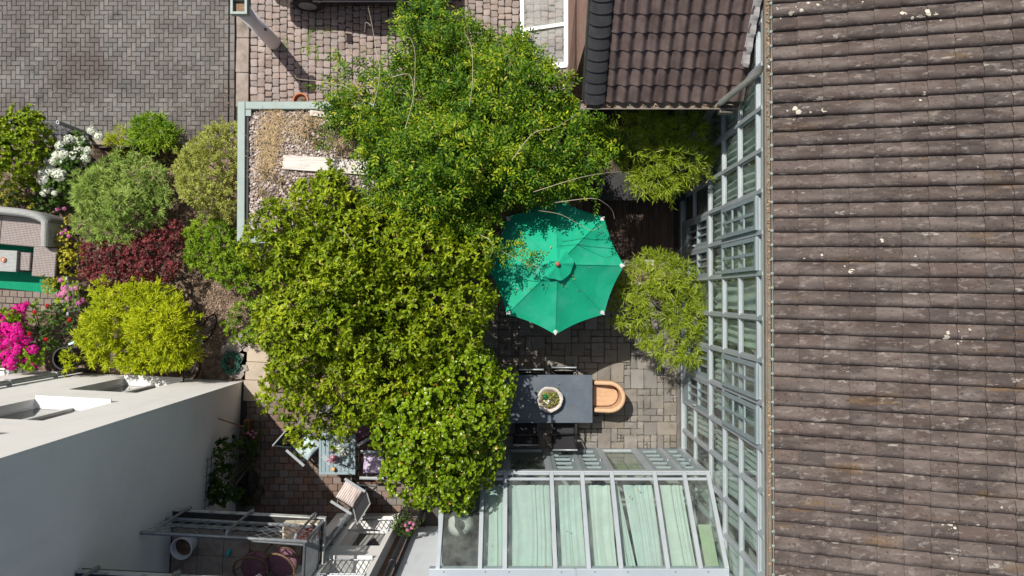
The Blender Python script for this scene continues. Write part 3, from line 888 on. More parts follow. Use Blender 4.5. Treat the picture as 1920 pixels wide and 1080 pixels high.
def verge_tile():
    vs, fs = [], []
    n = 8
    for e, rr_ in ((0, .17), (.24, .15)):
        for k in range(n + 1):
            t = PI * k / n
            vs.append((-math.cos(t) * rr_, e - .05 * math.sin(t) * (1 if e == 0 else 1), math.sin(t) * rr_ * .32 + (.02 if e == 0 else 0)))
    for k in range(n): fs.append((k, k + 1, n + 2 + k, n + 1 + k))
    m0 = len(vs)
    for k in range(n + 1):
        x, y, z = vs[k]; vs.append((x * .93, y, z - .02))
    vs += [vs[k] for k in range(n + 1)]
    for k in range(n): fs.append((m0 + k, m0 + k + 1, m0 + n + 2 + k, m0 + n + 1 + k))
    me = bpy.data.meshes.new('verge_tile')
    me.from_pydata(vs, [], fs); me.materials.append(m_verge); me.update()
    me.polygons.foreach_set('use_smooth', [True] * n + [False] * n)
    return me
vm = verge_tile()
for r in range(18):
    p = slope(bx0 + .17, r * .172, .045)
    put('verge_tile', vm, roof_b, p - b, (TH, 0, rng.uniform(-.02, .02)))
MB().beam(slope(bx0 - .0, -.02, -.06), slope(bx0 - .0, SL, -.06), .03, .18).build('verge_board', m_verge, bh, world=True)
gt = MB()
gy, gz = EY - .08, EZ - .03
def gutter_run(mb, p, q, r=.065, n=8):
    p, q = Vector(p), Vector(q)
    d = (q - p).normalized(); s = Vector((-d.y, d.x, 0))
    vs = []
    for e in (p, q):
        for rr_ in (r, r - .008):
            for k in range(n + 1):
                t = PI * k / n
                vs.append(e + s * math.cos(t) * rr_ - Vector((0, 0, math.sin(t) * rr_)))
    m = n + 1
    fs = []
    for k in range(n):
        fs.append((k, k + 1, 2 * m + k + 1, 2 * m + k))
        fs.append((m + k, 3 * m + k, 3 * m + k + 1, m + k + 1))
    for a_, c_ in ((0, 2 * m), (n, 2 * m + n)):
        fs.append((a_, a_ + m, c_ + m, c_))
    fs.append(tuple(range(m))); fs.append(tuple(2 * m + k for k in range(m)))
    mb.add(vs, fs)
gutter_run(gt, (bx0 - .06, gy, gz), (bx1 + .02, gy, gz))
gt.tube([(bx0 - .06, gy - .066, gz + .004), (bx1 + .02, gy - .066, gz + .004)], .011, 6)
hp = P(1362, 196, EZ - .05)
gt.build('gutter', m_gutter, bh, world=True)
MB().mm(hp.x - .11, hp.x + .11, hp.y - .13, hp.y + .0, gz - .16, gz + .0).build('rain_hopper', m_gutter, bh, world=True)
MB().mm(hp.x - .095, hp.x + .095, hp.y - .115, hp.y - .015, gz + .002, gz + .006).build('hopper_mouth', m_black, bh, world=True)
dp1, dp0 = P(1438, 124, 4.95), P(1352, 192, 4.06)
MB().tube([dp1, dp1 + (dp0 - dp1) * .12 + Vector((0, 0, -.02)), dp0, dp0 + Vector((0, 0, -.12))], .05, 12).build('downpipe', m_zinc, bh, world=True, smooth=True)
# silt and leaf debris lying in the gutter
db = MB()
for k in range(170):
    x = rng.uniform(bx0, bx0 + .5) if k % 2 else rng.uniform(bx0, bx1)
    db.box((x, gy + rng.uniform(-.04, .04), gz - .03 + rng.uniform(0, .03)), (rng.uniform(.01, .035), rng.uniform(.008, .02), .006), rng.uniform(0, 3))
db.build('gutter_debris', m_litter, bh, world=True, kind='stuff')

# grey lead flashing where the roof meets the glazed house
fl = MB()
def ff(u_, v_):
    p = slope(bx1 - .1 + .1 * v_, .55 + u_ * 1.5, .07 + .02 * math.sin(u_ * 40) * v_ + .06 * v_)
    return p
fl.sheet(ff, 24, 3, (0, 0, -.01))
fl.build('lead_flashing', surf('lead', [(0.25, 0.24, 0.24), (0.36, 0.35, 0.35)], 9, 0.7, bump=.6), bh, world=True)

# ---- white glazed porch roof beside the brick house
pr = thing('glass_porch', 'white framed glass porch roof beside the red brick wall', 'porch', (P(1020, 40, 2.6).x, P(0, 40, 2.6).y, 0))
zp = 2.6
def pp3(px, py, dz=0): return P(px, py, zp) + Vector((0, 0, dz))
fr = MB()
A, B, C_, D = pp3(979, -60), pp3(1061, -60), pp3(1061, 124), pp3(979, 135)
for a_, b_ in ((A, D), (B, C_)): fr.beam(a_, b_, .07, .09)
for e in (pp3(979, 56, .0), ):
    fr.beam(pp3(980, 58), pp3(1060, 46), .06, .085)
fr.beam(pp3(978, 133, -.006), pp3(1063, 122, -.006), .1, .09)
fr.beam(pp3(980, -58, .004), pp3(1060, -58, .004), .06, .085)
fr.build('frame', m_white, pr, world=True)
for q in ((( 981, -56), (1059, -56), (1059, 45), (981, 57)), ((981, 60), (1059, 48), (1059, 120), (981, 131))):
    pts = [pp3(x_, y_, -.01) for x_, y_ in q]
    MB().add(pts + [p + Vector((0, 0, .006)) for p in pts], [(0, 1, 2, 3), (7, 6, 5, 4), (0, 4, 5, 1), (1, 5, 6, 2), (2, 6, 7, 3), (3, 7, 4, 0)]).build('glass_pane', m_glass_w, pr, world=True)
for px, py in ((982, 128), (982, -50)):
    p = pp3(px, py)
    MB().mm(p.x - .04, p.x + .04, p.y - .04, p.y + .04, -.05, zp - .05).build('post', m_white, pr, world=True)

# ------------------------------------------------------------------ glazed house on the right
GX = 3.68
gh = thing('glazed_house', 'house with tall glazed front and weathered tile roof on the right', 'house', (6.0, 0, 0))
YM = [4.66, 4.03, 3.4, 2.76, 2.14, 1.54, .93, .33, -.33, -.95, -1.58, -2.24, -2.87, -3.5, -4.12, -4.75, -5.4]
ZT = [0.0, 2.06, 2.91, 3.76, 4.6, 4.85]
mull = {}
for y in YM:
    MB().mm(GX - .035, GX + .06, y - .028, y + .028, -.05, 4.86).build('mullion', m_alu, gh, world=True)
for z in ZT[1:]:
    for a_, b_ in zip(YM, YM[1:]):
        pass
    MB().mm(GX - .028, GX + .05, YM[-1] - .03, YM[0] + .03, z - .028, z + .028).build('transom', m_alu, gh, world=True)
MB().mm(GX - .05, GX + .06, YM[-1], YM[0], -.05, .05).build('base_rail', m_alu, gh, world=True)
# inner frames give each light its double edge
def light_frame(y0, y1, z0, z1, t=.022, mat=m_alu, d=.012, name='sash'):
    mb = MB()
    x0, x1 = GX - d, GX + .03
    mb.mm(x0, x1, y0, y1, z0, z0 + t); mb.mm(x0, x1, y0, y1, z1 - t, z1)
    mb.mm(x0, x1, y0, y0 + t, z0 + t, z1 - t); mb.mm(x0, x1, y1 - t, y1, z0 + t, z1 - t)
    s = mb.build(name, mat, gh, world=True)
    return s
pane_cache = {}
def pane(parent, y0, y1, z0, z1, x=GX + .01):
    mb = MB().mm(x, x + .006, y0, y1, z0, z1)
    mb.build('glass_pane', m_glass, parent, world=True)
rb = random.Random(8)
case_bays = {5, 6, 9, 10}           # bays with the small paned casements above and doors below
for k in range(len(YM) - 1):
    y1, y0 = YM[k] - .03, YM[k + 1] + .03
    for r in range(4):
        z0, z1 = ZT[r] + .03, ZT[r + 1] - .03
        if r == 0:
            z0 = .05
            if k in case_bays:
                # slate grey door leaf with small panes
                d_ = MB()
                xx0, xx1 = GX - .03, GX + .03
                t = .07
                d_.mm(xx0, xx1, y0, y1, z0, .55); d_.mm(xx0, xx1, y0, y1, z1 - t, z1)
                d_.mm(xx0, xx1, y0, y0 + t, .55, z1 - t); d_.mm(xx0, xx1, y1 - t, y1, .55, z1 - t)
                d_.mm(xx0, xx1, y0 + t, y1 - t, 1.24, 1.3)
                ww = (y1 - y0 - 2 * t) / 3
                for q in (1, 2): d_.mm(xx0 + .005, xx1 - .005, y0 + t + q * ww - .014, y0 + t + q * ww + .014, .55, 1.24); d_.mm(xx0 + .005, xx1 - .005, y0 + t + q * ww - .014, y0 + t + q * ww + .014, 1.3, z1 - t)
                do = d_.build('door', m_slate_paint, gh, world=True)
                pane(do, y0 + t, y1 - t, .55, 1.24); pane(do, y0 + t, y1 - t, 1.3, z1 - t)
                MB().mm(GX - .07, GX - .03, y0 + .03, y0 + .05, 1.0, 1.13).build('handle', m_alu, do, world=True)
                continue
            zm = .97
            MB().mm(GX - .025, GX + .045, y0, y1, zm - .026, zm + .026).build('transom', m_alu, gh, world=True)
            for a_, b_ in ((z0, zm - .026), (zm + .026, z1)):
                s = light_frame(y0, y1, a_, b_); pane(s, y0, y1, a_ + .0, b_)
            continue
        s = light_frame(y0, y1, z0, z1)
        pane(s, y0, y1, z0, z1)
    s = light_frame(y0, y1, ZT[4] + .03, 4.82)
    pane(s, y0, y1, ZT[4] + .03, 4.82)
# projecting casements with small panes, upper floor
for a_, b_ in ((5, 6), (6, 7), (9, 10), (10, 11)):
    y1, y0 = YM[a_] - .05, YM[b_] + .05
    z0, z1 = 3.0, 4.7
    cs = MB()
    x0, x1 = GX - .075, GX - .036
    t = .065
    cs.mm(x0, x1, y0, y1, z0, z0 + t); cs.mm(x0, x1, y0, y1, z1 - t, z1)
    cs.mm(x0, x1, y0, y0 + t, z0 + t, z1 - t); cs.mm(x0, x1, y1 - t, y1, z0 + t, z1 - t)
    for q in (1, 2):
        z = z0 + (z1 - z0) * q / 3
        cs.mm(x0 + .006, x1 - .006, y0 + t, y1 - t, z - .022, z + .022)
    ym_ = (y0 + y1) / 2
    for q in range(3):
        za, zb = z0 + (z1 - z0) * q / 3 + .022, z0 + (z1 - z0) * (q + 1) / 3 - .022
        cs.mm(x0 + .006, x1 - .006, ym_ - .022, ym_ + .022, max(za, z0 + t), min(zb, z1 - t))
    co = cs.build('casement', m_slate_paint, gh, world=True)
    for q in range(3):
        za, zb = z0 + (z1 - z0) * q / 3 + .02, z0 + (z1 - z0) * (q + 1) / 3 - .02
        for yy0, yy1 in ((y0 + t, ym_ - .02), (ym_ + .02, y1 - t)):
            pane(co, yy0, yy1, max(za, z0 + t), min(zb, z1 - t), GX - .058)
# pleated blinds hanging behind the glass
for k in range(len(YM) - 1):
    y1, y0 = YM[k] - .05, YM[k + 1] + .05
    for r in (1, 0) if k not in case_bays else (1,):
        z0, z1 = (2.1, 4.8) if r else (.1, 2.0)
        if not r and rb.random() < .3: continue
        ph = rb.uniform(0, 6)
        a0, a1 = rb.choice(((0, 1), (0, 1), (.0, .75), (.2, 1), (.1, .95)))
        nf = rb.choice((3, 4, 5))
        tw_ = rb.uniform(-.15, .15)
        def bl(u_, v_, z0=z0, z1=z1, y0=y0, y1=y1, ph=ph, a0=a0, a1=a1, nf=nf, tw_=tw_):
            z = z1 - (z1 - z0) * u_
            v_ = a0 + (a1 - a0) * v_
            return (GX + .1 + .028 * math.sin(v_ * nf * 2 * PI + ph + .9 * math.sin(u_ * 7 + ph)) + .03 * math.sin(u_ * 11 + ph) * v_, y0 + (y1 - y0) * min(1, max(0, v_ + tw_ * u_ * (.5 - abs(v_ - .5)))), z)
        MB().sheet(bl, 22, 28).build('blind', m_blind, gh, world=True, smooth=True)
# a few folded curtains
for (ya, yb, za, zb) in ((2.2, 2.7, 2.1, 4.3), (-.3, .3, 2.9, 4.4), (-2.8, -2.3, 2.1, 4.4), (-3.4, -2.95, .3, 4.2), (2.8, 3.3, 2.3, 4.5)):
    def cu(u_, v_, ya=ya, yb=yb, za=za, zb=zb):
        w_ = (1 - .75 * u_) 
        return (GX + .3 + .05 * math.sin(v_ * 9 + u_ * 3), ya + (yb - ya) * (v_ * w_ + (1 - w_)), zb + (za - zb) * u_)
    MB().sheet(cu, 10, 14).build('curtain', m_blind2, gh, world=True, smooth=True)
# rooms behind the glass
rm = MB().mm(GX + .5, 7.5, -5.4, 4.6, -.06, .0)
rm.mm(GX + .45, 7.5, -5.4, 4.6, 2.42, 2.55)
rm.build('room_floor', m_inner, gh, world=True)
MB().mm(7.5, 7.6, -5.5, 4.8, -.06, 5.4).mm(GX + .06, 7.5, 4.69, 4.8, -.05, 5.0).mm(GX + .06, 7.5, -5.55, -5.44, -.05, 5.0).build('wall', m_room, gh, world=True)
# gutter at the eaves: bottom, two sides, rim with a bead, silt
ex, ez = P(1449, 540, 5.05).x, 5.05
RP_ = .2045
gx = P(1443, 540, 5.0).x
gt = MB()
gt.mm(gx - .052, gx + .05, -5.6, 5.2, 4.9, 4.92)
gt.mm(gx - .052, gx - .042, -5.6, 5.2, 4.92, 5.0)
gt.mm(gx + .04, gx + .05, -5.6, 5.2, 4.92, 5.0)
gt.tube([(gx - .048, -5.6, 5.005), (gx - .048, 5.2, 5.005)], .011, 6)
go = gt.build('gutter', m_gutter, gh, world=True)
ol = P(1440, 124, 4.95)
MB().lathe([(.045, 0), (.05, .012), (.036, .013), (.036, .005)], (gx + .0, ol.y, 4.922), 16).build('gutter_outlet', m_black, go, world=True)
sl = MB()
for k in range(900):
    y = rng.uniform(-5.4, 5)
    if rng.random() > .25 + .75 * (math.sin(y * 2.1) > .2): continue
    sl.box((gx + rng.uniform(-.035, .03), y, 4.926 + rng.uniform(0, .012)), (rng.uniform(.008, .03), rng.uniform(.01, .04), .012), rng.uniform(0, 3))
sl.build('gutter_silt', m_litter, go, world=True, kind='stuff')
fs_ = MB().mm(gx + .024, gx + .045, -5.6, 5.2, 5.022, 5.032)
for k in range(52): fs_.lathe([(.026, 0), (.024, .012), (.012, .02)], (gx + .026, -5.2 + k * RP_, 5.032), 8)
fs_.build('eaves_strip', m_mint, gh, world=True)
# roof
RT = math.radians(16.5)
RP, RL = 0.2045, 0.326
def rslope(s, y, up=0.0):
    return Vector((ex + s * math.cos(RT) - up * math.sin(RT), y - .021 * s, ez + s * math.sin(RT) + up * math.cos(RT)))
a_ = [rslope(.0, -5.8, -.012), rslope(5.2, -5.8, -.012), rslope(5.2, 5.4, -.012), rslope(.0, 5.4, -.012)]
d_ = Vector((0, 0, -.06))
roof = MB().add(a_ + [p + d_ for p in a_], [(0, 1, 2, 3), (7, 6, 5, 4), (0, 4, 5, 1), (1, 5, 6, 2), (2, 6, 7, 3), (3, 7, 4, 0)]).build('roof', m_deck, gh, world=True)
PROF = [(-.04, .0), (.0, .034), (.05, .056), (.13, .073), (.25, .084), (.4, .083), (.56, .066), (.72, .042), (.86, .022), (1.06, .013)]
def big_tile(rg):
    vs, fs = [], []
    n = len(PROF)
    dz = [rg.uniform(-.0015, .0015) for _ in range(n)]
    for e, zz in ((0, .026), (.03, .029), (RL + .03, .003)):
        for k, (t, z) in enumerate(PROF):
            vs.append((e + rg.uniform(-.002, .002), t * RP, z + zz + dz[k]))
    for r in range(2):
        for k in range(n - 1): fs.append((r * n + k, r * n + k + 1, (r + 1) * n + k + 1, (r + 1) * n + k))
    m0 = len(vs)
    for k in range(n): vs.append((vs[k][0], vs[k][1], vs[k][2] - .018 if k else vs[k][2]))
    vs += [vs[k] for k in range(n)]
    for k in range(n - 1): fs.append((m0 + k, m0 + k + 1, m0 + n + k + 1, m0 + n + k))
    return vs, fs
tile_var = []
for k in range(6):
    vs, fs = big_tile(random.Random(k))
    me = bpy.data.meshes.new('roof_tile'); me.from_pydata(vs, [], fs); me.materials.append(m_tile_a); me.update()
    me.polygons.foreach_set('use_smooth', [True] * 18 + [False] * (len(fs) - 18))
    tile_var.append((me, vs, fs))
spots = []
b = base_of(gh)
for i in range(14):
    for j in range(54):
        y = 5.2 - (j + 1) * RP
        p = rslope(i * RL + .005, y)
        D_ = H - p.z
        px, py = 960 + F * p.x / D_, 555 - F * p.y / D_
        inview = px < 1935 and -25 < py < 1095
        spots.append((0 if inview else 1, -p.z, i, j, p))
spots.sort(key=lambda q: q[:4])
rest = MB()
rg = random.Random(2)
for k, (_, _, i, j, p) in enumerate(spots):
    me, vs, fs = tile_var[rg.randrange(6)]
    rot = (rg.uniform(-.012, .012), -RT + rg.uniform(-.006, .006), -.021 + rg.uniform(-.008, .008))
    p = p + Vector((rg.uniform(-.006, .006), rg.uniform(-.002, .002), rg.uniform(0, .003)))
    if k < 300:
        put('roof_tile', me, roof, p - b, rot)
    else:
        R3 = Matrix.Rotation(rot[2], 3, 'Z') @ Matrix.Rotation(rot[1], 3, 'Y') @ Matrix.Rotation(rot[0], 3, 'X')
        rest.add([R3 @ Vector(v) + p for v in vs], fs)
rest.build('roof_tile_field', m_tile_a, roof, world=True, kind='stuff', smooth=True)
# lichen rosettes growing on the tiles
li = MB()
lc = []
for k in range(46):
    s_, y_ = rng.uniform(.1, 4.0), rng.uniform(-4.6, 4.8)
    for q in range(rng.choice((1, 2, 3, 6, 12, 18))): lc.append((s_ + rng.gauss(0, .22), y_ + rng.gauss(0, .06)))
for s, y in lc:
    if s < .05: continue
    jt = (5.2 - y) / RP % 1.0
    t = 1 - jt
    zt = np.interp(t, [q[0] for q in PROF], [q[1] for q in PROF])
    if t < .08 or t > .95: continue
    r_ = rng.choice((.006, .008, .008, .011, .014, .02, .03)) * rng.uniform(.8, 1.2)
    es = (s % RL) / RL
    up = zt + .027 - .024 * es + .004
    dzdt = (np.interp(t + .05, [q[0] for q in PROF], [q[1] for q in PROF]) - np.interp(t - .05, [q[0] for q in PROF], [q[1] for q in PROF])) / (.1 * RP)
    nv = rng.randint(6, 9)
    c_ = rslope(s, y, up)
    ring_ = []
    for q in range(nv):
        a0 = 2 * PI * q / nv
        rr_ = r_ * rng.uniform(.65, 1.2)
        ds, dy = math.cos(a0) * rr_ * 1.3, math.sin(a0) * rr_
        ring_.append(rslope(s + ds, y + dy, up + dzdt * dy - .002))
    li.add([c_ + Vector((0, 0, .003))] + ring_, [(0, 1 + q, 1 + (q + 1) % nv) for q in range(nv)])
li.build('lichen', m_lichen, roof, world=True, kind='stuff')

# ------------------------------------------------------------------ conservatory, bottom
CE, CEZ, CT, CTZ = -3.31, 2.08, -4.62, 3.2      # eaves and top of the glass roof
cv = thing('conservatory', 'glass roofed conservatory with pale pleated blinds along the courtyard', 'conservatory', (1.2, -4.0, 0))
RX = [-1.25, -.54, -.12, .73, 1.295, 1.84, 2.63, 3.18, 3.62]
def rp(x, t, up=0.0):
    n_ = Vector((0, -(CTZ - CEZ), CT - CE)).normalized()
    if n_.z < 0: n_ = -n_
    return Vector((x, CE + (CT - CE) * t, CEZ + (CTZ - CEZ) * t)) + n_ * up
for x in RX:
    MB().beam(rp(x, -.02, .02), rp(x, 1.0, .02), .075, .08).build('rafter', m_alu, cv, world=True, bevel=.006)
for a_, b_ in zip(RX, RX[1:]):
    pts = [rp(a_ + .03, 0, .015), rp(b_ - .03, 0, .015), rp(b_ - .03, 1, .015), rp(a_ + .03, 1, .015)]
    up = Vector((0, 0, .008))
    MB().add(pts + [p + up for p in pts], [(0, 1, 2, 3), (7, 6, 5, 4), (0, 4, 5, 1), (1, 5, 6, 2), (2, 6, 7, 3), (3, 7, 4, 0)]).build('roof_pane', m_glass_r, cv, world=True)
# eaves beam of two stepped rails and a gutter lip
MB().mm(RX[0] - .04, RX[-1] + .04, CE - .02, CE + .07, CEZ - .13, CEZ - .012).build('eaves_beam', m_alu, cv, world=True, bevel=.008)
for a_, b_ in zip(RX, RX[1:]):
    mb = MB().beam(rp(a_ + .04, .06, .045), rp(b_ - .04, .06, .045), .05, .02)
    mb.beam(rp(a_ + .04, .0, .045), rp(b_ - .04, .0, .045), .045, .028)
    mb.build('eaves_rail', m_alu, cv, world=True, bevel=.006)
# flat metal roof above
fl = MB()
for a_, b_ in ((-1.4, 1.05), (1.054, 3.66)):
    fl.mm(a_, b_, -7.5, CT + .03, CTZ - .1, CTZ + .035)
fo = fl.build('flat_roof', m_flash, cv, world=True, bevel=.01)
MB().mm(1.03, 1.075, -7.5, CT + .034, CTZ + .036, CTZ + .05).build('roof_seam', m_flash, cv, world=True)
sc_ = MB()
for x in (-1.2, -.5, -.1, .78, 1.34, 1.9, 2.7, 3.25):
    sc_.lathe([(.014, 0), (.012, .012)], (x + .05, CT - .02, CTZ + .036), 8)
sc_.build('roof_screw', m_galv, cv, world=True)
# blinds under the roof glass
rb = random.Random(4)
def roof_blind(x0, x1, x0b, x1b, mat, amp=.016, folds=5):
    ph = rb.uniform(0, 6)
    ph2 = rb.uniform(0, 6)
    def fn(u_, v_):
        x = (x0 + (x1 - x0) * u_) * (1 - v_) + (x0b + (x1b - x0b) * u_) * v_
        uu = u_ + .1 * math.sin(u_ * 7 + ph2) + .03 * math.sin(v_ * 4 + ph)
        k = -max(0, math.sin(uu * folds * PI + ph)) ** 6 * amp * 1.6 + math.sin(uu * folds * 2.3 * PI + ph2 + 1.5 * v_) * amp * .35 - .02 * math.sin(v_ * PI)
        return rp(x, .07 + .93 * v_, -.17 + k)
    MB().sheet(fn, 70, 12).build('blind', mat, cv, world=True, smooth=True)
roof_blind(-.5, -.16, -.5, -.14, m_blind, folds=3)
roof_blind(-.06, .69, -.06, .69, m_blind, folds=6)
roof_blind(.8, 1.26, .8, 1.27, m_blind, folds=4)
roof_blind(1.33, 1.81, 1.36, 1.8, m_blind2, folds=4)
roof_blind(1.87, 1.97, 1.87, 2.14, m_blind, folds=2)
roof_blind(2.06, 2.6, 2.17, 2.6, m_blind, folds=5)
roof_blind(2.68, 3.15, 2.68, 3.16, m_blind2, folds=4)
roof_blind(3.2, 3.31, 3.2, 3.25, m_blind, folds=2)
mb = MB().add([rp(3.36, .45, -.4), rp(3.62, .45, -.4), rp(3.62, 1, -.4), rp(3.32, 1, -.4)], [(0, 1, 2, 3)])
mb.build('green_board', m_panel_g, cv, world=True)
# front: fixed lights and double doors
def cbar(mb, x0, x1, z0, z1, d=.03): mb.mm(x0, x1, CE - d, CE + d, z0, z1)
zt = CEZ - .13
def cpane(parent, x0, x1, z0, z1):
    MB().mm(x0, x1, CE - .003, CE + .003, z0, z1).build('glass_pane', m_glass, parent, world=True)
for x in RX:
    MB().mm(x - .04, x + .04, CE - .045, CE + .045, -.05, zt).build('post', m_alu, cv, world=True)
for a_, b_ in ((RX[0], RX[1]), (RX[1], RX[2]), (RX[2], RX[3]), (RX[5], RX[6])):
    x0, x1 = a_ + .04, b_ - .04
    mb = MB()
    cbar(mb, x0, x1, -.05, .1); cbar(mb, x0, x1, zt - .05, zt); cbar(mb, x0, x0 + .05, .1, zt - .05); cbar(mb, x1 - .05, x1, .1, zt - .05)
    s = mb.build('fixed_light', m_alu, cv, world=True)
    cpane(s, x0 + .05, x1 - .05, .1, zt - .05)
for a_, b_ in ((RX[3], RX[4]), (RX[4], RX[5]), (RX[6], RX[7]), (RX[7], RX[8])):
    x0, x1 = a_ + .04, b_ - .04
    mb = MB()
    t = .085
    cbar(mb, x0, x1, -.03, .2); cbar(mb, x0, x1, zt - t, zt); cbar(mb, x0, x0 + t, .2, zt - t); cbar(mb, x1 - t, x1, .2, zt - t)
    nr = 5
    hh = (zt - t - .2) / nr
    for q in range(1, nr): cbar(mb, x0 + t, x1 - t, .2 + q * hh - .02, .2 + q * hh + .02, .025)
    s = mb.build('door', m_slate_paint, cv, world=True)
    for q in range(nr): cpane(s, x0 + t, x1 - t, .2 + q * hh + .02 * (q > 0), .2 + (q + 1) * hh - .02 * (q < nr - 1))
    MB().mm(x1 - .05, x1 - .03, CE + .03, CE + .07, 1.0, 1.12).build('handle', m_alu, s, world=True)
# side wall, floor, a chest and draped cloth inside
MB().mm(RX[0] - .1, RX[0] - .04, -5.2, CE, -.05, 2.2).build('side_wall', m_flash, cv, world=True)
MB().mm(RX[0], RX[-1], -7.4, CE - .05, -.08, -.02).build('floor', m_inner, cv, world=True)
MB().mm(RX[0], RX[-1], -7.5, -7.4, -.08, 3.1).build('wall', m_room, cv, world=True)
for (x0, x1) in ((-.05, .68), (1.9, 2.58)):
    def dr(u_, v_, x0=x0, x1=x1):
        return (x0 + (x1 - x0) * u_, CE - .25 - .06 * math.sin(u_ * 17), .1 + v_ * (1.25 + .2 * math.sin(u_ * 7)))
    MB().sheet(dr, 24, 4).build('draped_cloth', m_panel_g, cv, world=True, smooth=True)
# round lamp hanging under the west light
lp = P(862, 984, 2.0)
la = thing('hanging_lamp', 'round white lampshade with dark centre seen through conservatory glass', 'lamp', (lp.x, lp.y, 1.9))
MB().lathe([(.25, 0), (.255, .02), (.08, .12), (.075, .11), (.245, .0)], (0, 0, 0), 32).build('lamp_shade', surf('lamp_grey', [(0.32, 0.33, 0.31), (0.38, 0.39, 0.37)], 4, .5), la, smooth=True)
MB().lathe([(.098, .1), (.09, .135), (.0, .136)], (0, 0, 0), 20).build('lamp_cap', m_black, la)  # black disc drawn as the dark hole in the shade's centre
MB().tube([(0, 0, .12), (0, 0, .42)], .008, 6).build('cord', m_black, la)

# ------------------------------------------------------------------ flat roofed shed
SZ = 2.4
s0, s1 = P(445, 190, SZ), P(790, 456, SZ)
sd = thing('flat_roof_shed', 'flat roofed shed with pale green metal edging and gravel roof', 'shed', ((s0.x + s1.x) / 2, (s0.y + s1.y) / 2, 0))
sx0, sx1, sy1, sy0 = s0.x, s1.x, s0.y, s1.y
MB().mm(sx0 + .05, sx1 - .05, sy0 + .05, sy1 - .05, -.05, SZ - .2).build('wall', m_brick, sd, world=True)
MB().mm(sx0 + .02, sx1 - .02, sy0 + .02, sy1 - .02, SZ - .2, SZ - .09).build('roof', m_roofbed, sd, world=True)
tw = .14
xs = P(598, 0, SZ).x
MB().mm(sx0, sx0 + tw, sy0, sy1, SZ - .25, SZ).build('edge_trim', m_mint, sd, world=True, bevel=.012)
MB().mm(sx0 + tw + .002, xs, sy1 - tw, sy1, SZ - .25, SZ - .002).build('edge_trim', m_mint, sd, world=True, bevel=.012)
MB().mm(xs + .004, sx1, sy1 - tw - .02, sy1 - .012, SZ - .25, SZ + .004).build('edge_trim', m_mint, sd, world=True, bevel=.012)
MB().mm(sx0 + tw + .002, sx1, sy0, sy0 + tw, SZ - .25, SZ - .003).build('edge_trim', m_mint, sd, world=True, bevel=.012)
MB().mm(sx0 + tw + .002, sx0 + tw + .1, sy1 - tw - .12, sy1 - tw - .002, SZ - .1, SZ - .02).build('corner_bracket', m_mint, sd, world=True)
MB().mm(sx0 + tw + .002, sx0 + tw + .05, sy0 + tw + .002, sy1 - tw - .13, SZ - .1, SZ - .045).build('roof_upstand', m_black, sd, world=True)

# gravel
def ico(r, rg):
    t = (1 + 5 ** .5) / 2
    vs = [(-1, t, 0), (1, t, 0), (-1, -t, 0), (1, -t, 0), (0, -1, t), (0, 1, t), (0, -1, -t), (0, 1, -t), (t, 0, -1), (t, 0, 1), (-t, 0, -1), (-t, 0, 1)]
    fs = [(0, 11, 5), (0, 5, 1), (0, 1, 7), (0, 7, 10), (0, 10, 11), (1, 5, 9), (5, 11, 4), (11, 10, 2), (10, 7, 6), (7, 1, 8), (3, 9, 4), (3, 4, 2), (3, 2, 6), (3, 6, 8), (3, 8, 9), (4, 9, 5), (2, 4, 11), (6, 2, 10), (8, 6, 7), (9, 8, 1)]
    return np.array(vs) / 1.9 * r, np.array(fs)
def scatter_stones(name, mat, pts, r0, r1, parent, seed, flat=.6):
    rg = np.random.default_rng(seed)
    v0, f0 = ico(1, None)
    N = len(pts)
    rad = rg.uniform(r0, r1, N)
    sc3 = np.stack([rad * rg.uniform(.7, 1.3, N), rad * rg.uniform(.7, 1.3, N), rad * flat], 1)
    an = rg.uniform(0, 6.28, N)
    V = v0[None] * sc3[:, None]
    ca, sa = np.cos(an)[:, None], np.sin(an)[:, None]
    V = np.stack([V[:, :, 0] * ca - V[:, :, 1] * sa, V[:, :, 0] * sa + V[:, :, 1] * ca, V[:, :, 2]], 2) + pts[:, None]
    Fc = f0[None] + (np.arange(N) * 12)[:, None, None]
    b = base_of(parent) if parent else Vector((0, 0, 0))
    V = V.reshape(-1, 3) - np.array(b)
    return put(name, np_mesh(name, V, Fc.reshape(-1, 3), mat), parent, kind='stuff')
def np_mesh(name, V, Fq, mat, smooth=False):
    me = bpy.data.meshes.new(name)
    k = Fq.shape[1]
    me.vertices.add(len(V)); me.vertices.foreach_set('co', V.astype(np.float32).ravel())
    me.loops.add(Fq.size); me.loops.foreach_set('vertex_index', Fq.astype(np.int32).ravel())
    me.polygons.add(len(Fq))
    me.polygons.foreach_set('loop_start', np.arange(0, Fq.size, k, dtype=np.int32))
    if smooth: me.polygons.foreach_set('use_smooth', np.ones(len(Fq), dtype=bool))
    me.update(calc_edges=True)
    if mat: me.materials.append(mat)
    return me
rg_ = np.random.default_rng(5)
N = 6200
pts = np.stack([rg_.uniform(sx0 + .2, sx1 - .05, N), rg_.uniform(sy0 + .16, sy1 - .16, N), np.full(N, SZ - .085) + rg_.uniform(0, .015, N)], 1)
scatter_stones('gravel', m_pebble, pts, .012, .031, sd, 3)

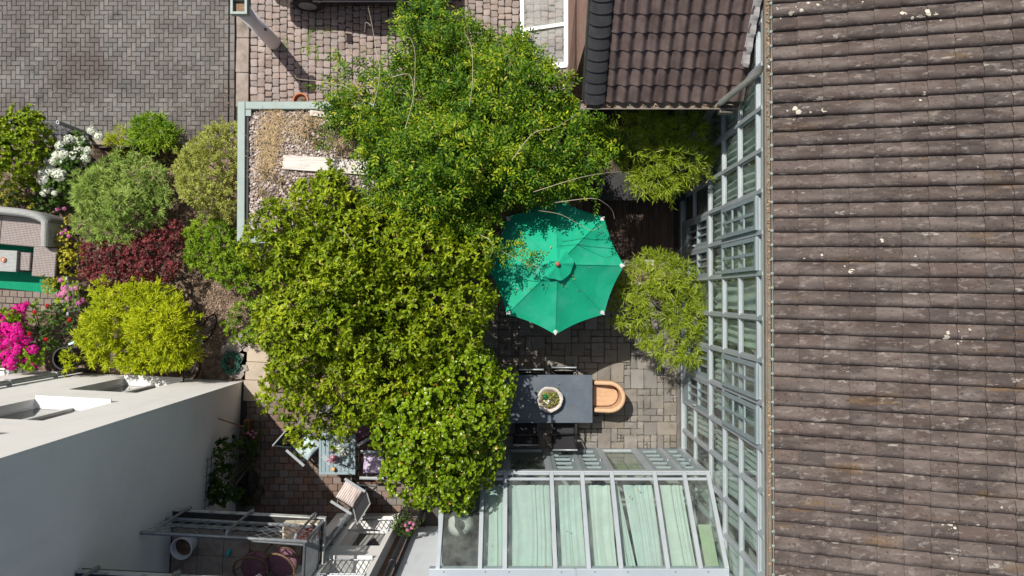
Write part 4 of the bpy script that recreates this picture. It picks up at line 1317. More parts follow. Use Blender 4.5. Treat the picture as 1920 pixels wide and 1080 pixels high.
# ------------------------------------------------------------------ things standing about
# parasol
uc = P(1043, 497, 2.4)
um = thing('parasol', 'green octagonal parasol open over the paved courtyard', 'parasol', (uc.x, uc.y, 0))
UR, UE, UT = 1.275, 2.14, 2.74
def tip(k): return Vector((UR * math.cos(k * PI / 4), UR * math.sin(k * PI / 4), UE))
for k in range(8):
    A, B = tip(k), tip(k + 1)
    def fn(u_, v_, A=A, B=B):
        r = .06 + .94 * u_
        q = A.lerp(B, v_)
        e = 4 * v_ * (1 - v_)
        p = Vector((q.x * r, q.y * r, UT + (UE - UT) * r - .03 * e * u_ - .025 * math.sin(u_ * PI) * e))
        p.x *= 1 - .035 * e * u_; p.y *= 1 - .035 * e * u_
        return p
    c_ = MB().sheet(fn, 12, 8).build('canopy_panel', m_green, um, smooth=True)
for k in range(8):
    MB().tube([(0.05 * math.cos(k * PI / 4), .05 * math.sin(k * PI / 4), UT + .002)] + [tip(k) * t + Vector((0, 0, (1 - t) * UT + .004)) for t in (.2, .4, .6, .8, 1)], .006, 5).build('seam', m_green, um)
    A = tip(k)
    d_ = Vector((A.x, A.y, 0)).normalized()
    s_ = Vector((-d_.y, d_.x, 0))
    q = [A + d_ * .012 + Vector((0, 0, .012)), A - d_ * .06 + s_ * .045 + Vector((0, 0, .028)), A - d_ * .1 + Vector((0, 0, .06)), A - d_ * .06 - s_ * .045 + Vector((0, 0, .028))]
    MB().add(q + [p - Vector((0, 0, .012)) for p in q], [(0, 1, 2, 3), (7, 6, 5, 4), (0, 4, 5, 1), (1, 5, 6, 2), (2, 6, 7, 3), (3, 7, 4, 0)]).build('corner_pocket', m_plastic, um)
    MB().tube([(0, 0, UT - .04), (A.x * .98, A.y * .98, UE - .03)], .012, 5).build('rib', m_wood, um)
def capf(u_, v_):
    a_ = v_ * 2 * PI
    r = .03 + u_ * (.25 + .008 * math.sin(a_ * 8) + .01 * math.sin(a_ * 5 + 1))
    return (r * math.cos(a_), r * math.sin(a_), UT + .045 - u_ * .105 + .008 * math.sin(a_ * 8 + .7) * u_ + .004 * math.sin(a_ * 13) * u_)
MB().sheet(capf, 8, 72).build('vent_cap', m_green, um, smooth=True)
MB().lathe([(.035, 0), (.045, .02), (.04, .05), (.015, .075), (.0, .078)], (0, 0, UT + .045), 14).build('finial', m_red, um, smooth=True)
MB().tube([(0, 0, .05), (0, 0, UT + .05)], .025, 10).build('pole', m_wood, um)
MB().lathe([(.3, 0), (.3, .05), (.06, .09), (.05, .3)], (0, 0, 0), 24).build('base', m_dark, um)

# dining table
t0, t1 = P(931, 703, .75), P(1111, 793, .75)
tb = thing('dining_table', 'long slate blue dining table in the paved courtyard', 'table', ((t0.x + t1.x) / 2, (t0.y + t1.y) / 2, 0))
tw_, tl_ = t1.x - t0.x, t0.y - t1.y
MB().mm(-tw_ / 2, tw_ / 2, -tl_ / 2, tl_ / 2, .715, .75).build('table_top', m_table, tb, bevel=.006)
for sx in (-1, 1):
    for sy in (-1, 1):
        MB().mm(sx * (tw_ / 2 - .06) - .03, sx * (tw_ / 2 - .06) + .03, sy * (tl_ / 2 - .06) - .03, sy * (tl_ / 2 - .06) + .03, 0, .714).build('leg', m_dark, tb)
MB().mm(-tw_ / 2 + .1, tw_ / 2 - .1, -tl_ / 2 + .05, -tl_ / 2 + .08, .64, .714).mm(-tw_ / 2 + .1, tw_ / 2 - .1, tl_ / 2 - .08, tl_ / 2 - .05, .64, .714).build('apron', m_dark, tb)

# black mesh dining chairs: built facing +Y, seat centre at the origin
def mesh_chair(label, loc, rz, cushion=None, reclined=0.0):
    t = thing('mesh_chair', label, 'chair', loc, rz, 'black mesh chairs round the slate blue table')
    W, Dp = .5, .46
    by = -Dp / 2
    for sx in (-1, 1):
        x = sx * W / 2
        MB().tube([(x, Dp / 2, 0), (x, Dp / 2 - .02, .62), (x, Dp / 2 - .06, .65), (x, by + .02, .65)], .015, 8).build('front_leg', m_dark, t, smooth=True)
        MB().tube([(x, by - .1, 0), (x, by + .02, .42), (x, by - .02, .66), (x, by - .12 - reclined, .92)], .015, 8).build('rear_leg', m_dark, t, smooth=True)
        MB().box((x, .02, .665), (.045, .36, .02)).build('armrest', m_dark, t, bevel=.006)
    MB().tube([(-W / 2, by - .12 - reclined, .92), (W / 2, by - .12 - reclined, .92)], .017, 8).build('top_rail', m_greyframe, t, smooth=True)
    MB().tube([(-W / 2, Dp / 2, .42), (W / 2, Dp / 2, .42)], .014, 8).build('seat_rail', m_dark, t)
    def seat(u_, v_): return ((v_ - .5) * (W - .02), Dp / 2 - u_ * Dp, .43 - .025 * math.sin(u_ * PI) - .015 * math.sin(v_ * PI))
    MB().sheet(seat, 10, 8, (0, 0, -.006)).build('seat', m_sling, t, smooth=True)
    def back(u_, v_): return ((v_ - .5) * (W - .02), by - .01 - (.11 + reclined) * u_ - .02 * math.sin(v_ * PI), .46 + .45 * u_)
    MB().sheet(back, 10, 8, (0, -.006, 0)).build('backrest', m_sling, t, smooth=True)
    if cushion:
        MB().mm(-.21, .21, -.16, .2, .425, .465).build('seat_pad', cushion, t, bevel=.02)
    return t
mesh_chair('black mesh chair tucked into table, left one on parasol side', (.385, P(0, 690, .9).y - .38, 0), PI)
mesh_chair('black mesh chair with plum pad tucked in, right one on parasol side', (1.05, P(0, 688, .9).y - .36, 0), PI, m_purple)
mesh_chair('black mesh chair facing the table on conservatory side, under round leaved tree', (.28, P(0, 795, .9).y - .07, 0), 0)
mesh_chair('reclined black mesh chair on the conservatory side of the table, nearest armchair', (1.07, P(0, 795, .9).y - .07, 0), 0, None, .1)

# rattan tub armchair, opening to -X
ac = P(1138, 744, .6)
at = thing('armchair', 'tan rattan tub armchair at the end of the slate blue table', 'armchair', (ac.x, ac.y, 0))
def tubw(u_, v_):
    # u: along the U from one arm tip round the back to the other; v: 0 inner bottom, over the rim, to outer bottom
    s = (u_ - .5) * 2
    if abs(s) < .62:
        a_ = s / .62 * PI / 2
        cx, cy, nx_, ny_ = .04, 0, math.cos(a_), math.sin(a_)
        R = .235
    else:
        k = (abs(s) - .62) / .38
        cx, cy, nx_, ny_ = .04 - k * .3, 0, 0, math.copysign(1, s)
        R = .235
    z_top = .76 - .16 * abs(s) ** 1.5
    prof = [(-.0, .36), (0.0, z_top - .1), (.012, z_top - .02), (.05, z_top), (.085, z_top - .02), (.095, z_top - .1), (.06, .1)]
    f = v_ * (len(prof) - 1); i = min(int(f), len(prof) - 2); f -= i
    dr = prof[i][0] * (1 - f) + prof[i + 1][0] * f
    z = prof[i][1] * (1 - f) + prof[i + 1][1] * f
    return (cx + nx_ * (R + dr), cy + ny_ * (R + dr), z)
MB().sheet(tubw, 40, 18).build('shell', m_tan, at, smooth=True)
def seatf(a_):
    return (.04 + .215 * math.cos(a_), .215 * math.sin(a_))
pts = [seatf(-PI / 2 + PI * k / 14) for k in range(15)] + [(-.27, .215), (-.27, -.215)]
MB().prism(pts, .36, .43).build('seat', m_tan, at, bevel=.02)
ln = MB()
for k in range(16):
    y = -.2 + k * .0267
    x1_ = .04 + math.sqrt(max(.0, .19 ** 2 - y * y)) if abs(y) < .19 else .0
    ln.tube([(-.265, y, .432), (x1_, y, .432)], .008, 5)
ln.build('seat_weave', m_tan, at, kind='stuff')
for sx, sy in ((-.24, -.24), (-.24, .24), (.22, -.2), (.22, .2)):
    MB().tube([(sx, sy, 0), (sx, sy, .37)], .018, 8).build('leg', m_tan, at)

# stone bowl with succulents on the table
bc = P(1031, 749, .9)
bw = thing('stone_bowl', 'rough stone bowl of succulents on the slate blue table', 'planter', (bc.x, bc.y, .752))
wob = lambda t, k: .03 * math.sin(3 * t + 1) + .02 * math.sin(7 * t) + .012 * math.sin(13 * t + k)
MB().lathe([(.13, 0), (.22, .05), (.265, .15), (.255, .175), (.225, .172), (.205, .13)], (0, 0, 0), 36, wob).build('bowl', m_stone, bw, smooth=True)
MB().lathe([(.21, .12), (.18, .142), (.0, .15)], (0, 0, 0), 24).build('soil', m_soil, bw)
MB().lathe([(.0, 0), (.03, .006), (.048, .03), (.055, .055), (.046, .085), (.025, .104), (.0, .11)], (-.1, .06, .14), 18).build('glass_ball', m_glassball, bw, smooth=True)
for x, y, r in ((-.07, -.05, .04), (-.03, -.03, .035), (-.045, -.075, .03), (-.11, -.03, .025)):
    V, Fc = ico(r, None)
    MB().add([(a_ + x, b_ + y, c_ + .165) for a_, b_, c_ in V], [tuple(f) for f in Fc]).build('white_stone', m_plastic, bw, smooth=True)

# small grey slatted table
sa, sb = P(598, 812, .72), P(666, 890, .72)
st = thing('slatted_table', 'small grey blue slatted table on the brick patio', 'table', ((sa.x + sb.x) / 2, (sa.y + sb.y) / 2, 0))
w2, l2 = sb.x - sa.x, sa.y - sb.y
MB().mm(-w2 / 2, w2 / 2, -l2 / 2, -l2 / 2 + .06, .69, .72).mm(-w2 / 2, w2 / 2, l2 / 2 - .06, l2 / 2, .69, .72).mm(-w2 / 2, -w2 / 2 + .05, -l2 / 2 + .06, l2 / 2 - .06, .69, .72).mm(w2 / 2 - .05, w2 / 2, -l2 / 2 + .06, l2 / 2 - .06, .69, .72).build('table_frame', m_greytable, st, bevel=.005)
ns = 8
sw = (w2 - .1) / ns
sm = MB().mm(-sw / 2 + .006, sw / 2 - .006, -l2 / 2 + .063, l2 / 2 - .063, .692, .714).mesh('slat', m_greytable)
for k in range(ns): put('slat', sm, st, (-w2 / 2 + .05 + sw * (k + .5), 0, 0))
for sx in (-1, 1):
    for sy in (-1, 1): MB().mm(sx * (w2 / 2 - .05) - .022, sx * (w2 / 2 - .05) + .022, sy * (l2 / 2 - .05) - .022, sy * (l2 / 2 - .05) + .022, 0, .69).build('leg', m_greytable, st)

# things on it
def on_table(px, py, z=.722): 
    p = P(px, py, z); return (p.x, p.y, z)
gl = thing('drink_glass', 'tumbler of amber drink near front edge of the slatted table', 'glass', on_table(626, 878))
MB().lathe([(.035, 0), (.042, .1), (.038, .1), (.034, .01)], (0, 0, 0), 18).build('tumbler', m_glass_w, gl, smooth=True)
MB().lathe([(.036, .004), (.04, .086), (.0, .087)], (0, 0, 0), 18).build('drink', m_orange, gl, smooth=True)
tp = thing('teapot', 'plum coloured teapot in the middle of the slatted table', 'teapot', on_table(627, 859))
MB().lathe([(.04, 0), (.075, .03), (.085, .07), (.065, .11), (.045, .12)], (0, 0, 0), 18).build('body', m_pinkcer, tp, smooth=True)
MB().lathe([(.045, .12), (.03, .135), (.012, .14), (.016, .16), (0, .165)], (0, 0, 0), 14).build('lid', m_purple, tp, smooth=True)
MB().tube([(-.07, -.02, .06), (-.11, -.035, .09), (-.13, -.04, .12)], [.02, .014, .01], 8).build('spout', m_pinkcer, tp, smooth=True)
MB().tube([(.07, .02, .1), (.12, .035, .1), (.12, .035, .05), (.075, .02, .035)], .009, 6).build('handle', m_pinkcer, tp, smooth=True)
cp = thing('cup', 'red cup at the leafy end of the slatted table', 'cup', on_table(624, 841))
MB().lathe([(.025, 0), (.04, .07), (.036, .07), (.022, .01)], (0, 0, 0), 16).build('bowl', m_plastic, cp, smooth=True)
MB().lathe([(.024, .012), (.035, .055), (.0, .056)], (0, 0, 0), 16).build('drink', m_red, cp)
vs_ = thing('flower_vase', 'vase with white flowers on the slatted table', 'vase', on_table(640, 846))
MB().lathe([(.03, 0), (.045, .04), (.03, .12), (.035, .14), (.03, .14)], (0, 0, 0), 16).build('vase', m_glass_w, vs_, smooth=True)
bx_ = MB().box((0, 0, .02), (.1, .07, .04), .3)
o = bx_.build('small_box', m_cream, bevel=.004); o.location = on_table(645, 852); tag(o, 'small beige box beside vase on the slatted table', 'box')
gs = thing('eyeglasses', 'pair of round black spectacles on the slatted table', 'eyeglasses', on_table(649, 874, .724))
MB().ring((-.04, 0, .005), .03, .004).build('rim', m_dark, gs); MB().ring((.04, -.01, .005), .03, .004).build('rim', m_dark, gs)
MB().tube([(-.012, 0, .006), (.012, -.004, .006)], .003, 5).build('bridge', m_dark, gs)
o = MB().box((0, 0, .003), (.1, .24, .006), .75).build('napkin', m_greyframe); o.location = on_table(613, 862, .721); tag(o, 'grey place mat lying askew on the slatted table', 'place mat')

# grey garden chairs, facing +Y
def garden_chair(label, loc, rz, cushion, pad=True):
    t = thing('garden_chair', label, 'chair', loc, rz, 'grey framed garden chairs round the slatted table')
    W, Dp = .54, .5
    by = -Dp / 2
    for sx in (-1, 1):
        x = sx * W / 2
        MB().box((x, .02, .64), (.055, .5, .025)).build('armrest', m_greyframe, t, bevel=.006)
        MB().tube([(x, Dp / 2, 0), (x, .12, .63)], .014, 8).build('front_leg', m_greyframe, t)
        MB().tube([(x, by - .12, 0), (x, .05, .63)], .014, 8).build('rear_leg', m_greyframe, t)
        MB().tube([(x * .9, by + .05, .4), (x * .9, by - .2, 1.0)], .014, 8).build('back_post', m_greyframe, t)
    MB().tube([(-W * .45, by - .2, 1.0), (W * .45, by - .2, 1.0)], .014, 8).build('top_rail', m_greyframe, t)
    def seat(u_, v_): return ((v_ - .5) * (W - .04), Dp / 2 - u_ * Dp, .43 - .02 * math.sin(u_ * PI))
    MB().sheet(seat, 8, 6, (0, 0, -.008)).build('seat', m_sling, t, smooth=True)
    def back(u_, v_): return ((v_ - .5) * (W - .06), by + .02 - .22 * u_, .46 + .53 * u_)
    MB().sheet(back, 8, 6, (0, -.008, 0)).build('backrest', m_sling, t, smooth=True)
    def cf(u_, v_):
        e = (1 - abs(2 * u_ - 1) ** 4) * (1 - abs(2 * v_ - 1) ** 4)
        return ((v_ - .5) * .44, .24 - u_ * .42, .445 + .075 * e + .006 * math.sin(u_ * 20 + v_ * 9))
    c_ = MB().sheet(cf, 16, 16, (0, 0, -.012)).build('cushion', cushion, t, smooth=True)
    return t
def face(dx, dy): return math.atan2(dy, dx) - PI / 2
p = P(657, 928, .5); garden_chair('grey garden chair with pink striped cushion, nearest the barred window', (p.x, p.y, 0), face(-.85, .53), m_stripe)
p = P(572, 836, .5); garden_chair('grey garden chair with pale blue cushion beside the slatted table', (p.x, p.y, 0), face(.75, -.66), m_bluecush)
p = P(702, 869, .5); garden_chair('grey garden chair with lilac floral cushion under round leaved tree', (p.x, p.y, 0), face(-1, .03), m_lilac)
p = P(680, 800, .5); garden_chair('grey garden chair with plum cushion half hidden below rosette tree', (p.x, p.y, 0), face(-.87, -.5), m_purple)

# gate post
gb = P(513, 80, 0)
gpst = thing('gate_post', 'pale grey gate post with open metal cap on the cobbled yard', 'post', gb)
MB().lathe([(.15, 0), (.155, .02), (.148, .06), (.142, 1.8)], (0, 0, 0), 28).build('shaft', surf('grey_post', [(0.68, 0.65, 0.65), (0.76, 0.74, 0.74)], 3, .7), gpst, smooth=True)
mb = MB()
for sx, sy, ax in ((-1, 0, 0), (1, 0, 0), (0, -1, 1), (0, 1, 1)):
    if ax == 0: mb.mm(sx * .135 - .022, sx * .135 + .022, -.157, .157, 1.8, 1.93)
    else: mb.mm(-.112, .112, sy * .135 - .022, sy * .135 + .022, 1.8, 1.929)
mb.build('cap', m_mint, gpst)
MB().mm(-.112, .112, -.112, .112, 1.8, 1.84).build('cap_inside', surf('rusty_wood', [(0.12, 0.07, 0.04), (0.3, 0.2, 0.13)], 20, .9), gpst)
MB().box((.14, -.06, .9), (.05, .03, .07)).build('hinge', m_dark, gpst)

# black car at the top edge
car = thing('parked_car', 'black parked car cut off by the top edge', 'car', (-3.15, 7.0, 0))
prof = [(-1.82, .42), (-1.8, .72), (-1.55, .86), (-.95, .95), (-.35, 1.38), (.2, 1.46), (.95, 1.44), (1.5, 1.28), (1.78, .9), (1.83, .5), (1.8, .3), (-1.75, .25)]
def carbody(fr, w0):
    vs, fs = [], []
    secs = []
    for (s, k) in ((-1, .9), (-.985, .97), (-.8, 1), (0, 1.01), (.8, 1), (.985, .97), (1, .9)):
        secs.append([(x * (1 if abs(s) < .9 else .985), s * w0 * (1 - .17 * max(0, (z - .9)) / .55), .3 + (z - .3) * (k if z > .9 else 1)) for x, z in prof])
    n = len(prof)
    for s in secs: vs += s
    for i in range(len(secs) - 1):
        for j in range(n): fs.append((i * n + j, i * n + (j + 1) % n, (i + 1) * n + (j + 1) % n, (i + 1) * n + j))
    fs.append(tuple(range(n))); fs.append(tuple((len(secs) - 1) * n + j for j in reversed(range(n))))
    return MB().add(vs, fs)
carbody(0, .84).build('body', m_blackcar, car, smooth=False, bevel=.03, seg=3)
for sx in (-1.18, 1.15):
    for sy in (-1, 1):
        wl = MB().tube([(sx, sy * .66, .31), (sx, sy * .85, .31)], .31, 24).build('wheel', m_rubber, car)
        MB().tube([(sx, sy * .845, .31), (sx, sy * .86, .31)], .19, 16).build('rim', m_galv, wl)
for sy in (-1, 1):
    for q in ([(-.72, .98), (-.3, 1.33), (.32, 1.38), (.32, .98)], [(.38, .98), (.38, 1.38), (.95, 1.36), (1.35, 1.0)]):
        vs = [(x, sy * (.852 * (1 - .17 * max(0, z - .9) / .55) + .004), z) for x, z in q]
        MB().add(vs + [(x, y - sy * .01, z) for x, y, z in vs], [(0, 1, 2, 3), (7, 6, 5, 4)]).build('side_window', m_carglass, car)
    MB().mm(-1.0, 1.0, sy * .86 - .008, sy * .86 + .008, .55, .59).build('side_strip', m_greyframe, car)
    MB().box((-.75, sy * .96, 1.0), (.12, .2, .12)).build('wing_mirror', m_blackcar, car, bevel=.03)
    MB().box((.2, sy * .865, .85), (.16, .03, .03)).build('door_handle', m_galv, car, bevel=.008)
    MB().box((-1.74, sy * .6, .68), (.1, .3, .12)).build('headlight', m_plastic, car, bevel=.02)
    MB().box((1.78, sy * .65, .8), (.06, .2, .2)).build('tail_light', m_red, car, bevel=.02)

# terracotta pot by the shed
tp_ = P(564, 191, .25)
pt = thing('flower_pot', 'terracotta pot on the cobbles against the shed', 'pot', (tp_.x, tp_.y + .02, 0))
MB().lathe([(.1, 0), (.145, .24), (.165, .24), (.165, .29), (.14, .29), (.125, .2)], (0, 0, 0), 24).build('pot', m_terra, pt, smooth=False)
MB().lathe([(.128, .2), (.1, .22), (.0, .225)], (0, 0, 0), 18).build('soil', m_soil, pt)

# planks on the shed roof
def plank(px0, py0, px1, py1, w, z, label):
    a_, b_ = P(px0, py0, z), P(px1, py1, z)
    L = (b_ - a_).length
    mb = MB().mm(-L / 2, L / 2, -w / 2, w / 2, 0, .03)
    o = mb.build('plank', m_oldwood, bevel=.003)
    o.location = (a_ + b_) / 2
    o.rotation_euler = (0, 0, math.atan2(b_.y - a_.y, b_.x - a_.x))
    return tag(o, label, 'plank')
plank(531, 304, 690, 315, .26, SZ - .055, 'long weathered white plank lying on the gravel roof')
plank(582, 212, 660, 222, .1, SZ - .05, 'short grey board under leaves at the shed roof edge')

# straw on the roof
mb = MB()
for k in range(1700):
    cx, cy = rng.choice(((500, 250), (515, 240), (505, 290), (520, 215), (500, 320), (508, 270), (560, 240), (590, 215), (650, 265)))
    p = P(cx + rng.gauss(0, 11), cy + rng.gauss(0, 18), SZ - .06)
    if not (sx0 + .18 < p.x < sx0 + 2.5 and sy0 + .16 < p.y < sy1 - .16): continue
    a_ = rng.uniform(0, 2 * PI); L = rng.uniform(.06, .2); h_ = rng.uniform(.0, .1)
    q = p + Vector((math.cos(a_) * L, math.sin(a_) * L, h_))
    m_ = (p + q) / 2 + Vector((0, 0, .03))
    s_ = Vector((-math.sin(a_), math.cos(a_), 0)) * .0028
    mb.add([p - s_, p + s_, m_ + s_, m_ - s_, q], [(0, 1, 2, 3), (3, 2, 4)])
grounded(mb.build('dry_straw', m_grass_y), 'dry straw coloured weeds growing through the roof gravel', 'weeds', kind='stuff')

# garden lounge set, left
sofa_c = P(8, 430, .4)
sf = thing('rattan_sofa', 'curved grey rattan sofa at the left edge', 'sofa', (sofa_c.x - .06, sofa_c.y + .03, 0), math.radians(-5))
def sback(u_, v_):
    # horseshoe back seen from above, open to -Y
    t = (u_ - .5) * 2
    x = math.copysign(min(abs(t) / .72, 1) ** .8, t) * .98 if abs(t) < .72 else math.copysign(.98, t)
    y = .27 - .1 * min(abs(t) / .72, 1) ** 4 if abs(t) < .72 else .17 - (abs(t) - .72) / .28 * .48
    zt_ = .74 - .1 * abs(t) ** 2
    prof = [(.0, .4), (.0, zt_ - .06), (.04, zt_), (.12, zt_), (.16, zt_ - .06), (.16, .03)]
    f = v_ * 5; i = min(int(f), 4); f -= i
    d = prof[i][0] * (1 - f) + prof[i + 1][0] * f
    z = prof[i][1] * (1 - f) + prof[i + 1][1] * f
    nx_, ny_ = (0, 1) if abs(t) < .5 else (math.copysign(1, t), 0) if abs(t) > .8 else (math.copysign((abs(t) - .5) / .3, t), 1 - (abs(t) - .5) / .3)
    l_ = math.hypot(nx_, ny_)
    return (x + nx_ / l_ * d, y + ny_ / l_ * d, z)
MB().sheet(sback, 48, 15).build('backrest', m_wicker2, sf, smooth=True)
for x0_, x1_ in ((-.97, -.005), (.005, .97)):
    MB().mm(x0_, x1_, -.34, .27, .1, .42).build('seat', m_wicker, sf, bevel=.025)
cpt = grounded(MB().prism([tuple(P(x_, y_, .035).xy) for x_, y_ in ((-60, 448), (110, 463), (109, 551), (-60, 534))], .02, .035).build('green_carpet', m_carpet), 'green artificial grass carpet under the rattan furniture', 'carpet')
def rblock(name, label, cat, px0, py0, px1, py1, z, mat, rz):
    a_, b_ = P(px0, py0, z), P(px1, py1, z)
    t = thing(name, label, cat, ((a_.x + b_.x) / 2, (a_.y + b_.y) / 2, .036), rz)
    w_, l_ = b_.x - a_.x, a_.y - b_.y
    MB().mm(-w_ / 2, w_ / 2, -l_ / 2, l_ / 2, z - .1, z - .036).build('top', mat, t, bevel=.015)
    for sx in (-1, 1):
        for sy in (-1, 1): MB().mm(sx * (w_ / 2 - .03) - .025, sx * (w_ / 2 - .03) + .025, sy * (l_ / 2 - .03) - .025, sy * (l_ / 2 - .03) + .025, 0, z - .1).build('leg', mat, t)
    MB().mm(-w_ / 2 + .015, w_ / 2 - .015, -l_ / 2 + .015, l_ / 2 - .015, .06, z - .1).build('skirt', mat, t)
    return t
rblock('rattan_table', 'pale rattan coffee table with a small red dish', 'table', -50, 468, 31, 508, .5, m_wicker2, math.radians(-3))
rblock('rattan_stool', 'small dark rattan stool between coffee table and footstool', 'stool', 33, 473, 56, 507, .42, m_wicker, math.radians(-4))
rblock('rattan_footstool', 'square grey rattan footstool on green carpet, rightmost of the set', 'footstool', 61, 464, 104, 519, .42, m_wicker, math.radians(-4))
dp = P(7, 487, .51)
ds = thing('red_dish', 'small red dish on the rattan coffee table', 'dish', (dp.x, dp.y, .502))
MB().lathe([(.03, 0), (.055, .03), (.05, .03), (.03, .01)], (0, 0, 0), 16).build('bowl', m_terra, ds, smooth=True)
MB().lathe([(.0, .012), (.025, .02), (.02, .035), (.0, .04)], (0, 0, 0), 12).build('candle', m_plastic, ds, smooth=True)

# wire fence, board fence, low wall
def wire_fence(label, a_, b_, h, step=.05):
    a_, b_ = Vector((*a_.xy, 0)), Vector((*b_.xy, 0))
    t = thing('wire_fence', label, 'fence', a_)
    d = b_ - a_
    L = d.length
    u_ = d / L
    for s in (0, L):
        p = u_ * s
        MB().mm(p.x - .02, p.x + .02, p.y - .03, p.y + .03, -.02, h + .03).build('post', m_galv, t)
    rl = MB()
    sd_ = Vector((-u_.y, u_.x, 0)) * .012
    for k in range(6):
        z = .05 + (h - .06) * k / 5
        for s in (-1, 1): rl.tube([u_ * .02 + sd_ * s + Vector((0, 0, z)), u_ * (L - .02) + sd_ * s + Vector((0, 0, z))], .004, 5)
    rl.build('rail_wire', m_galv, t)
    n_ = int(L / step)
    up = MB()
    for k in range(1, n_):
        p = u_ * (k * L / n_)
        up.tube([p + Vector((0, 0, .02)), p + Vector((0, 0, h))], .003, 4)
    up.build('upright_wire', m_galv, t, kind='stuff')
wire_fence('grey double rod fence between the driveway and white hydrangea', P(82, 251, 0), P(166, 251, 0), 1.0)
wire_fence('grey double rod fence running past the white hydrangea', P(167, 252, 0), P(172, 320, 0), 1.0)
wire_fence('short wire fence beside the pink flowers and lime bush', P(176, 524, 0), P(178, 586, 0), .9)
a_, b_ = P(205, 285, 0), P(348, 280, 0)
bf = thing('board_fence', 'low dark board fence behind the spiky grass tuft', 'fence', a_)
d_ = (b_ - a_)
for k in range(9):
    p, q = d_ * (k / 9 + .003), d_ * ((k + 1) / 9 - .003)
    MB().beam(p + Vector((0, 0, .2)), q + Vector((0, 0, .2)), .03, .5).build('board', m_deck, bf)
MB().beam(Vector((0, 0, .47)), d_ + Vector((0, 0, .47)), .03, .03).build('top_rail', m_deck, bf)
a_, b_ = P(345, 266, .12), P(400, 281, .12)
o = grounded(MB().mm(a_.x, b_.x, b_.y, a_.y, -.02, .12).build('garden_wall', m_slab, bevel=.01), 'low sand coloured wall end beside juniper', 'wall')
a_, b_ = P(168, 258, .1), P(345, 271, .1)
o = grounded(MB().mm(a_.x, b_.x, b_.y, a_.y, -.02, .1).build('edging_kerb', m_kerb, bevel=.01), 'brown stone edging along the foot of the driveway', 'edging')

# concrete trough at the deck end, black bench top
a_, b_ = P(1166, 487, .35), P(1276, 502, .35)
tr = thing('concrete_trough', 'grey concrete trough between the timber deck and bamboo', 'planter', ((a_.x + b_.x) / 2, b_.y, 0))
MB().mm(a_.x, b_.x, b_.y - .35, a_.y, -.04, .35).build('trough', surf('old_concrete', [(0.33, 0.31, 0.27), (0.42, 0.4, 0.36)], 6, .9, bump=.5), tr, world=True, bevel=.01)
MB().mm(a_.x + .06, b_.x - .06, b_.y - .3, a_.y - .12, .352, .36).build('soil', m_soil, tr, world=True)
a_, b_ = P(1108, 322, .5), P(1285, 376, .5)
bt = thing('black_bench', 'low black bench at the shaded head of the deck', 'bench', ((a_.x + b_.x) / 2, (a_.y + b_.y) / 2, 0))
MB().mm(a_.x, b_.x, b_.y, a_.y, .44, .5).build('bench_top', m_black, bt, world=True, bevel=.008)
for x in (a_.x + .08, b_.x - .08): MB().mm(x - .04, x + .04, b_.y + .05, a_.y - .05, 0, .44).build('leg', m_black, bt, world=True)

# by the white house wall: planting bed, trellis, broom, bag and hoop
bed = grounded(MB().mm(P(462, 0).x, P(492, 0).x, P(0, 945).y, P(0, 790).y, -.04, .07).build('planting_bed', m_soil), kind='structure')
c_, s_ = math.cos(math.radians(-3)), math.sin(math.radians(-3))
def hl(x, y, z): return Vector((c0.x + c_ * x - s_ * y, c0.y + s_ * x + c_ * y, z))
tl = thing('trellis', 'black wire trellis on the white house wall', 'trellis', hl(.05, -1.8, 0))
mb = MB()
ob = base_of(tl)
for k in range(7): mb.tube([hl(.05, -1.3 - k * .15, .2) - ob, hl(.05, -1.3 - k * .15, 1.75) - ob], .006, 5)
for k in range(9): mb.tube([hl(.056, -1.25, .25 + k * .18) - ob, hl(.056, -2.25, .25 + k * .18) - ob], .006, 5)
mb.build('wire_grid', m_dark, tl)
br = thing('broom', 'broom with brown bristles leaning by the white wall', 'broom', P(470, 797, 0))
ob = base_of(br)
e = P(410, 785, 1.35) - ob
MB().tube([Vector((0, 0, .28)), e], .013, 8).build('handle', m_wood, br, smooth=True)
MB().mm(-.05, .05, -.16, .16, .2, .27).build('head', m_wood, br, bevel=.01)
mb = MB()
for k in range(140):
    x, y = rng.uniform(-.045, .045), rng.uniform(-.15, .15)
    mb.tube([(x, y, .2), (x * 1.8 + rng.uniform(-.02, .02), y * 1.15, .02)], .003, 3)
mb.build('bristles', m_straw, br, kind='stuff')
hp_ = P(478, 900, 0)
hb = thing('black_bag', 'slumped black bag in the shade with a round hoop beside it', 'bag', (hp_.x, hp_.y, 0))
def bagf(u_, v_):
    a_ = v_ * 2 * PI
    r = (.1 + .05 * math.sin(u_ * PI) + .012 * math.sin(a_ * 5 + u_ * 8)) * (1 - .75 * u_ ** 6)
    return (r * math.cos(a_) * .75, r * math.sin(a_) * 1.7 + .06 * u_, .4 * u_)
MB().sheet(bagf, 12, 28).build('sack', m_black, hb, smooth=True)
MB().ring((.1, -.22, .02), .1, .012).build('hoop', m_dark, hb, smooth=True)
MB().tube([(-.02, .1, .38), (.02, .16, .44), (.04, .02, .44), (.0, -.05, .38)], .008, 6).build('strap', m_dark, hb)
o = MB().tube([P(463, 918, .05), P(478, 906, .05)], .014, 8).build('white_stick', m_plastic)
grounded(o, 'short white stick on the shaded planting bed', 'stick')

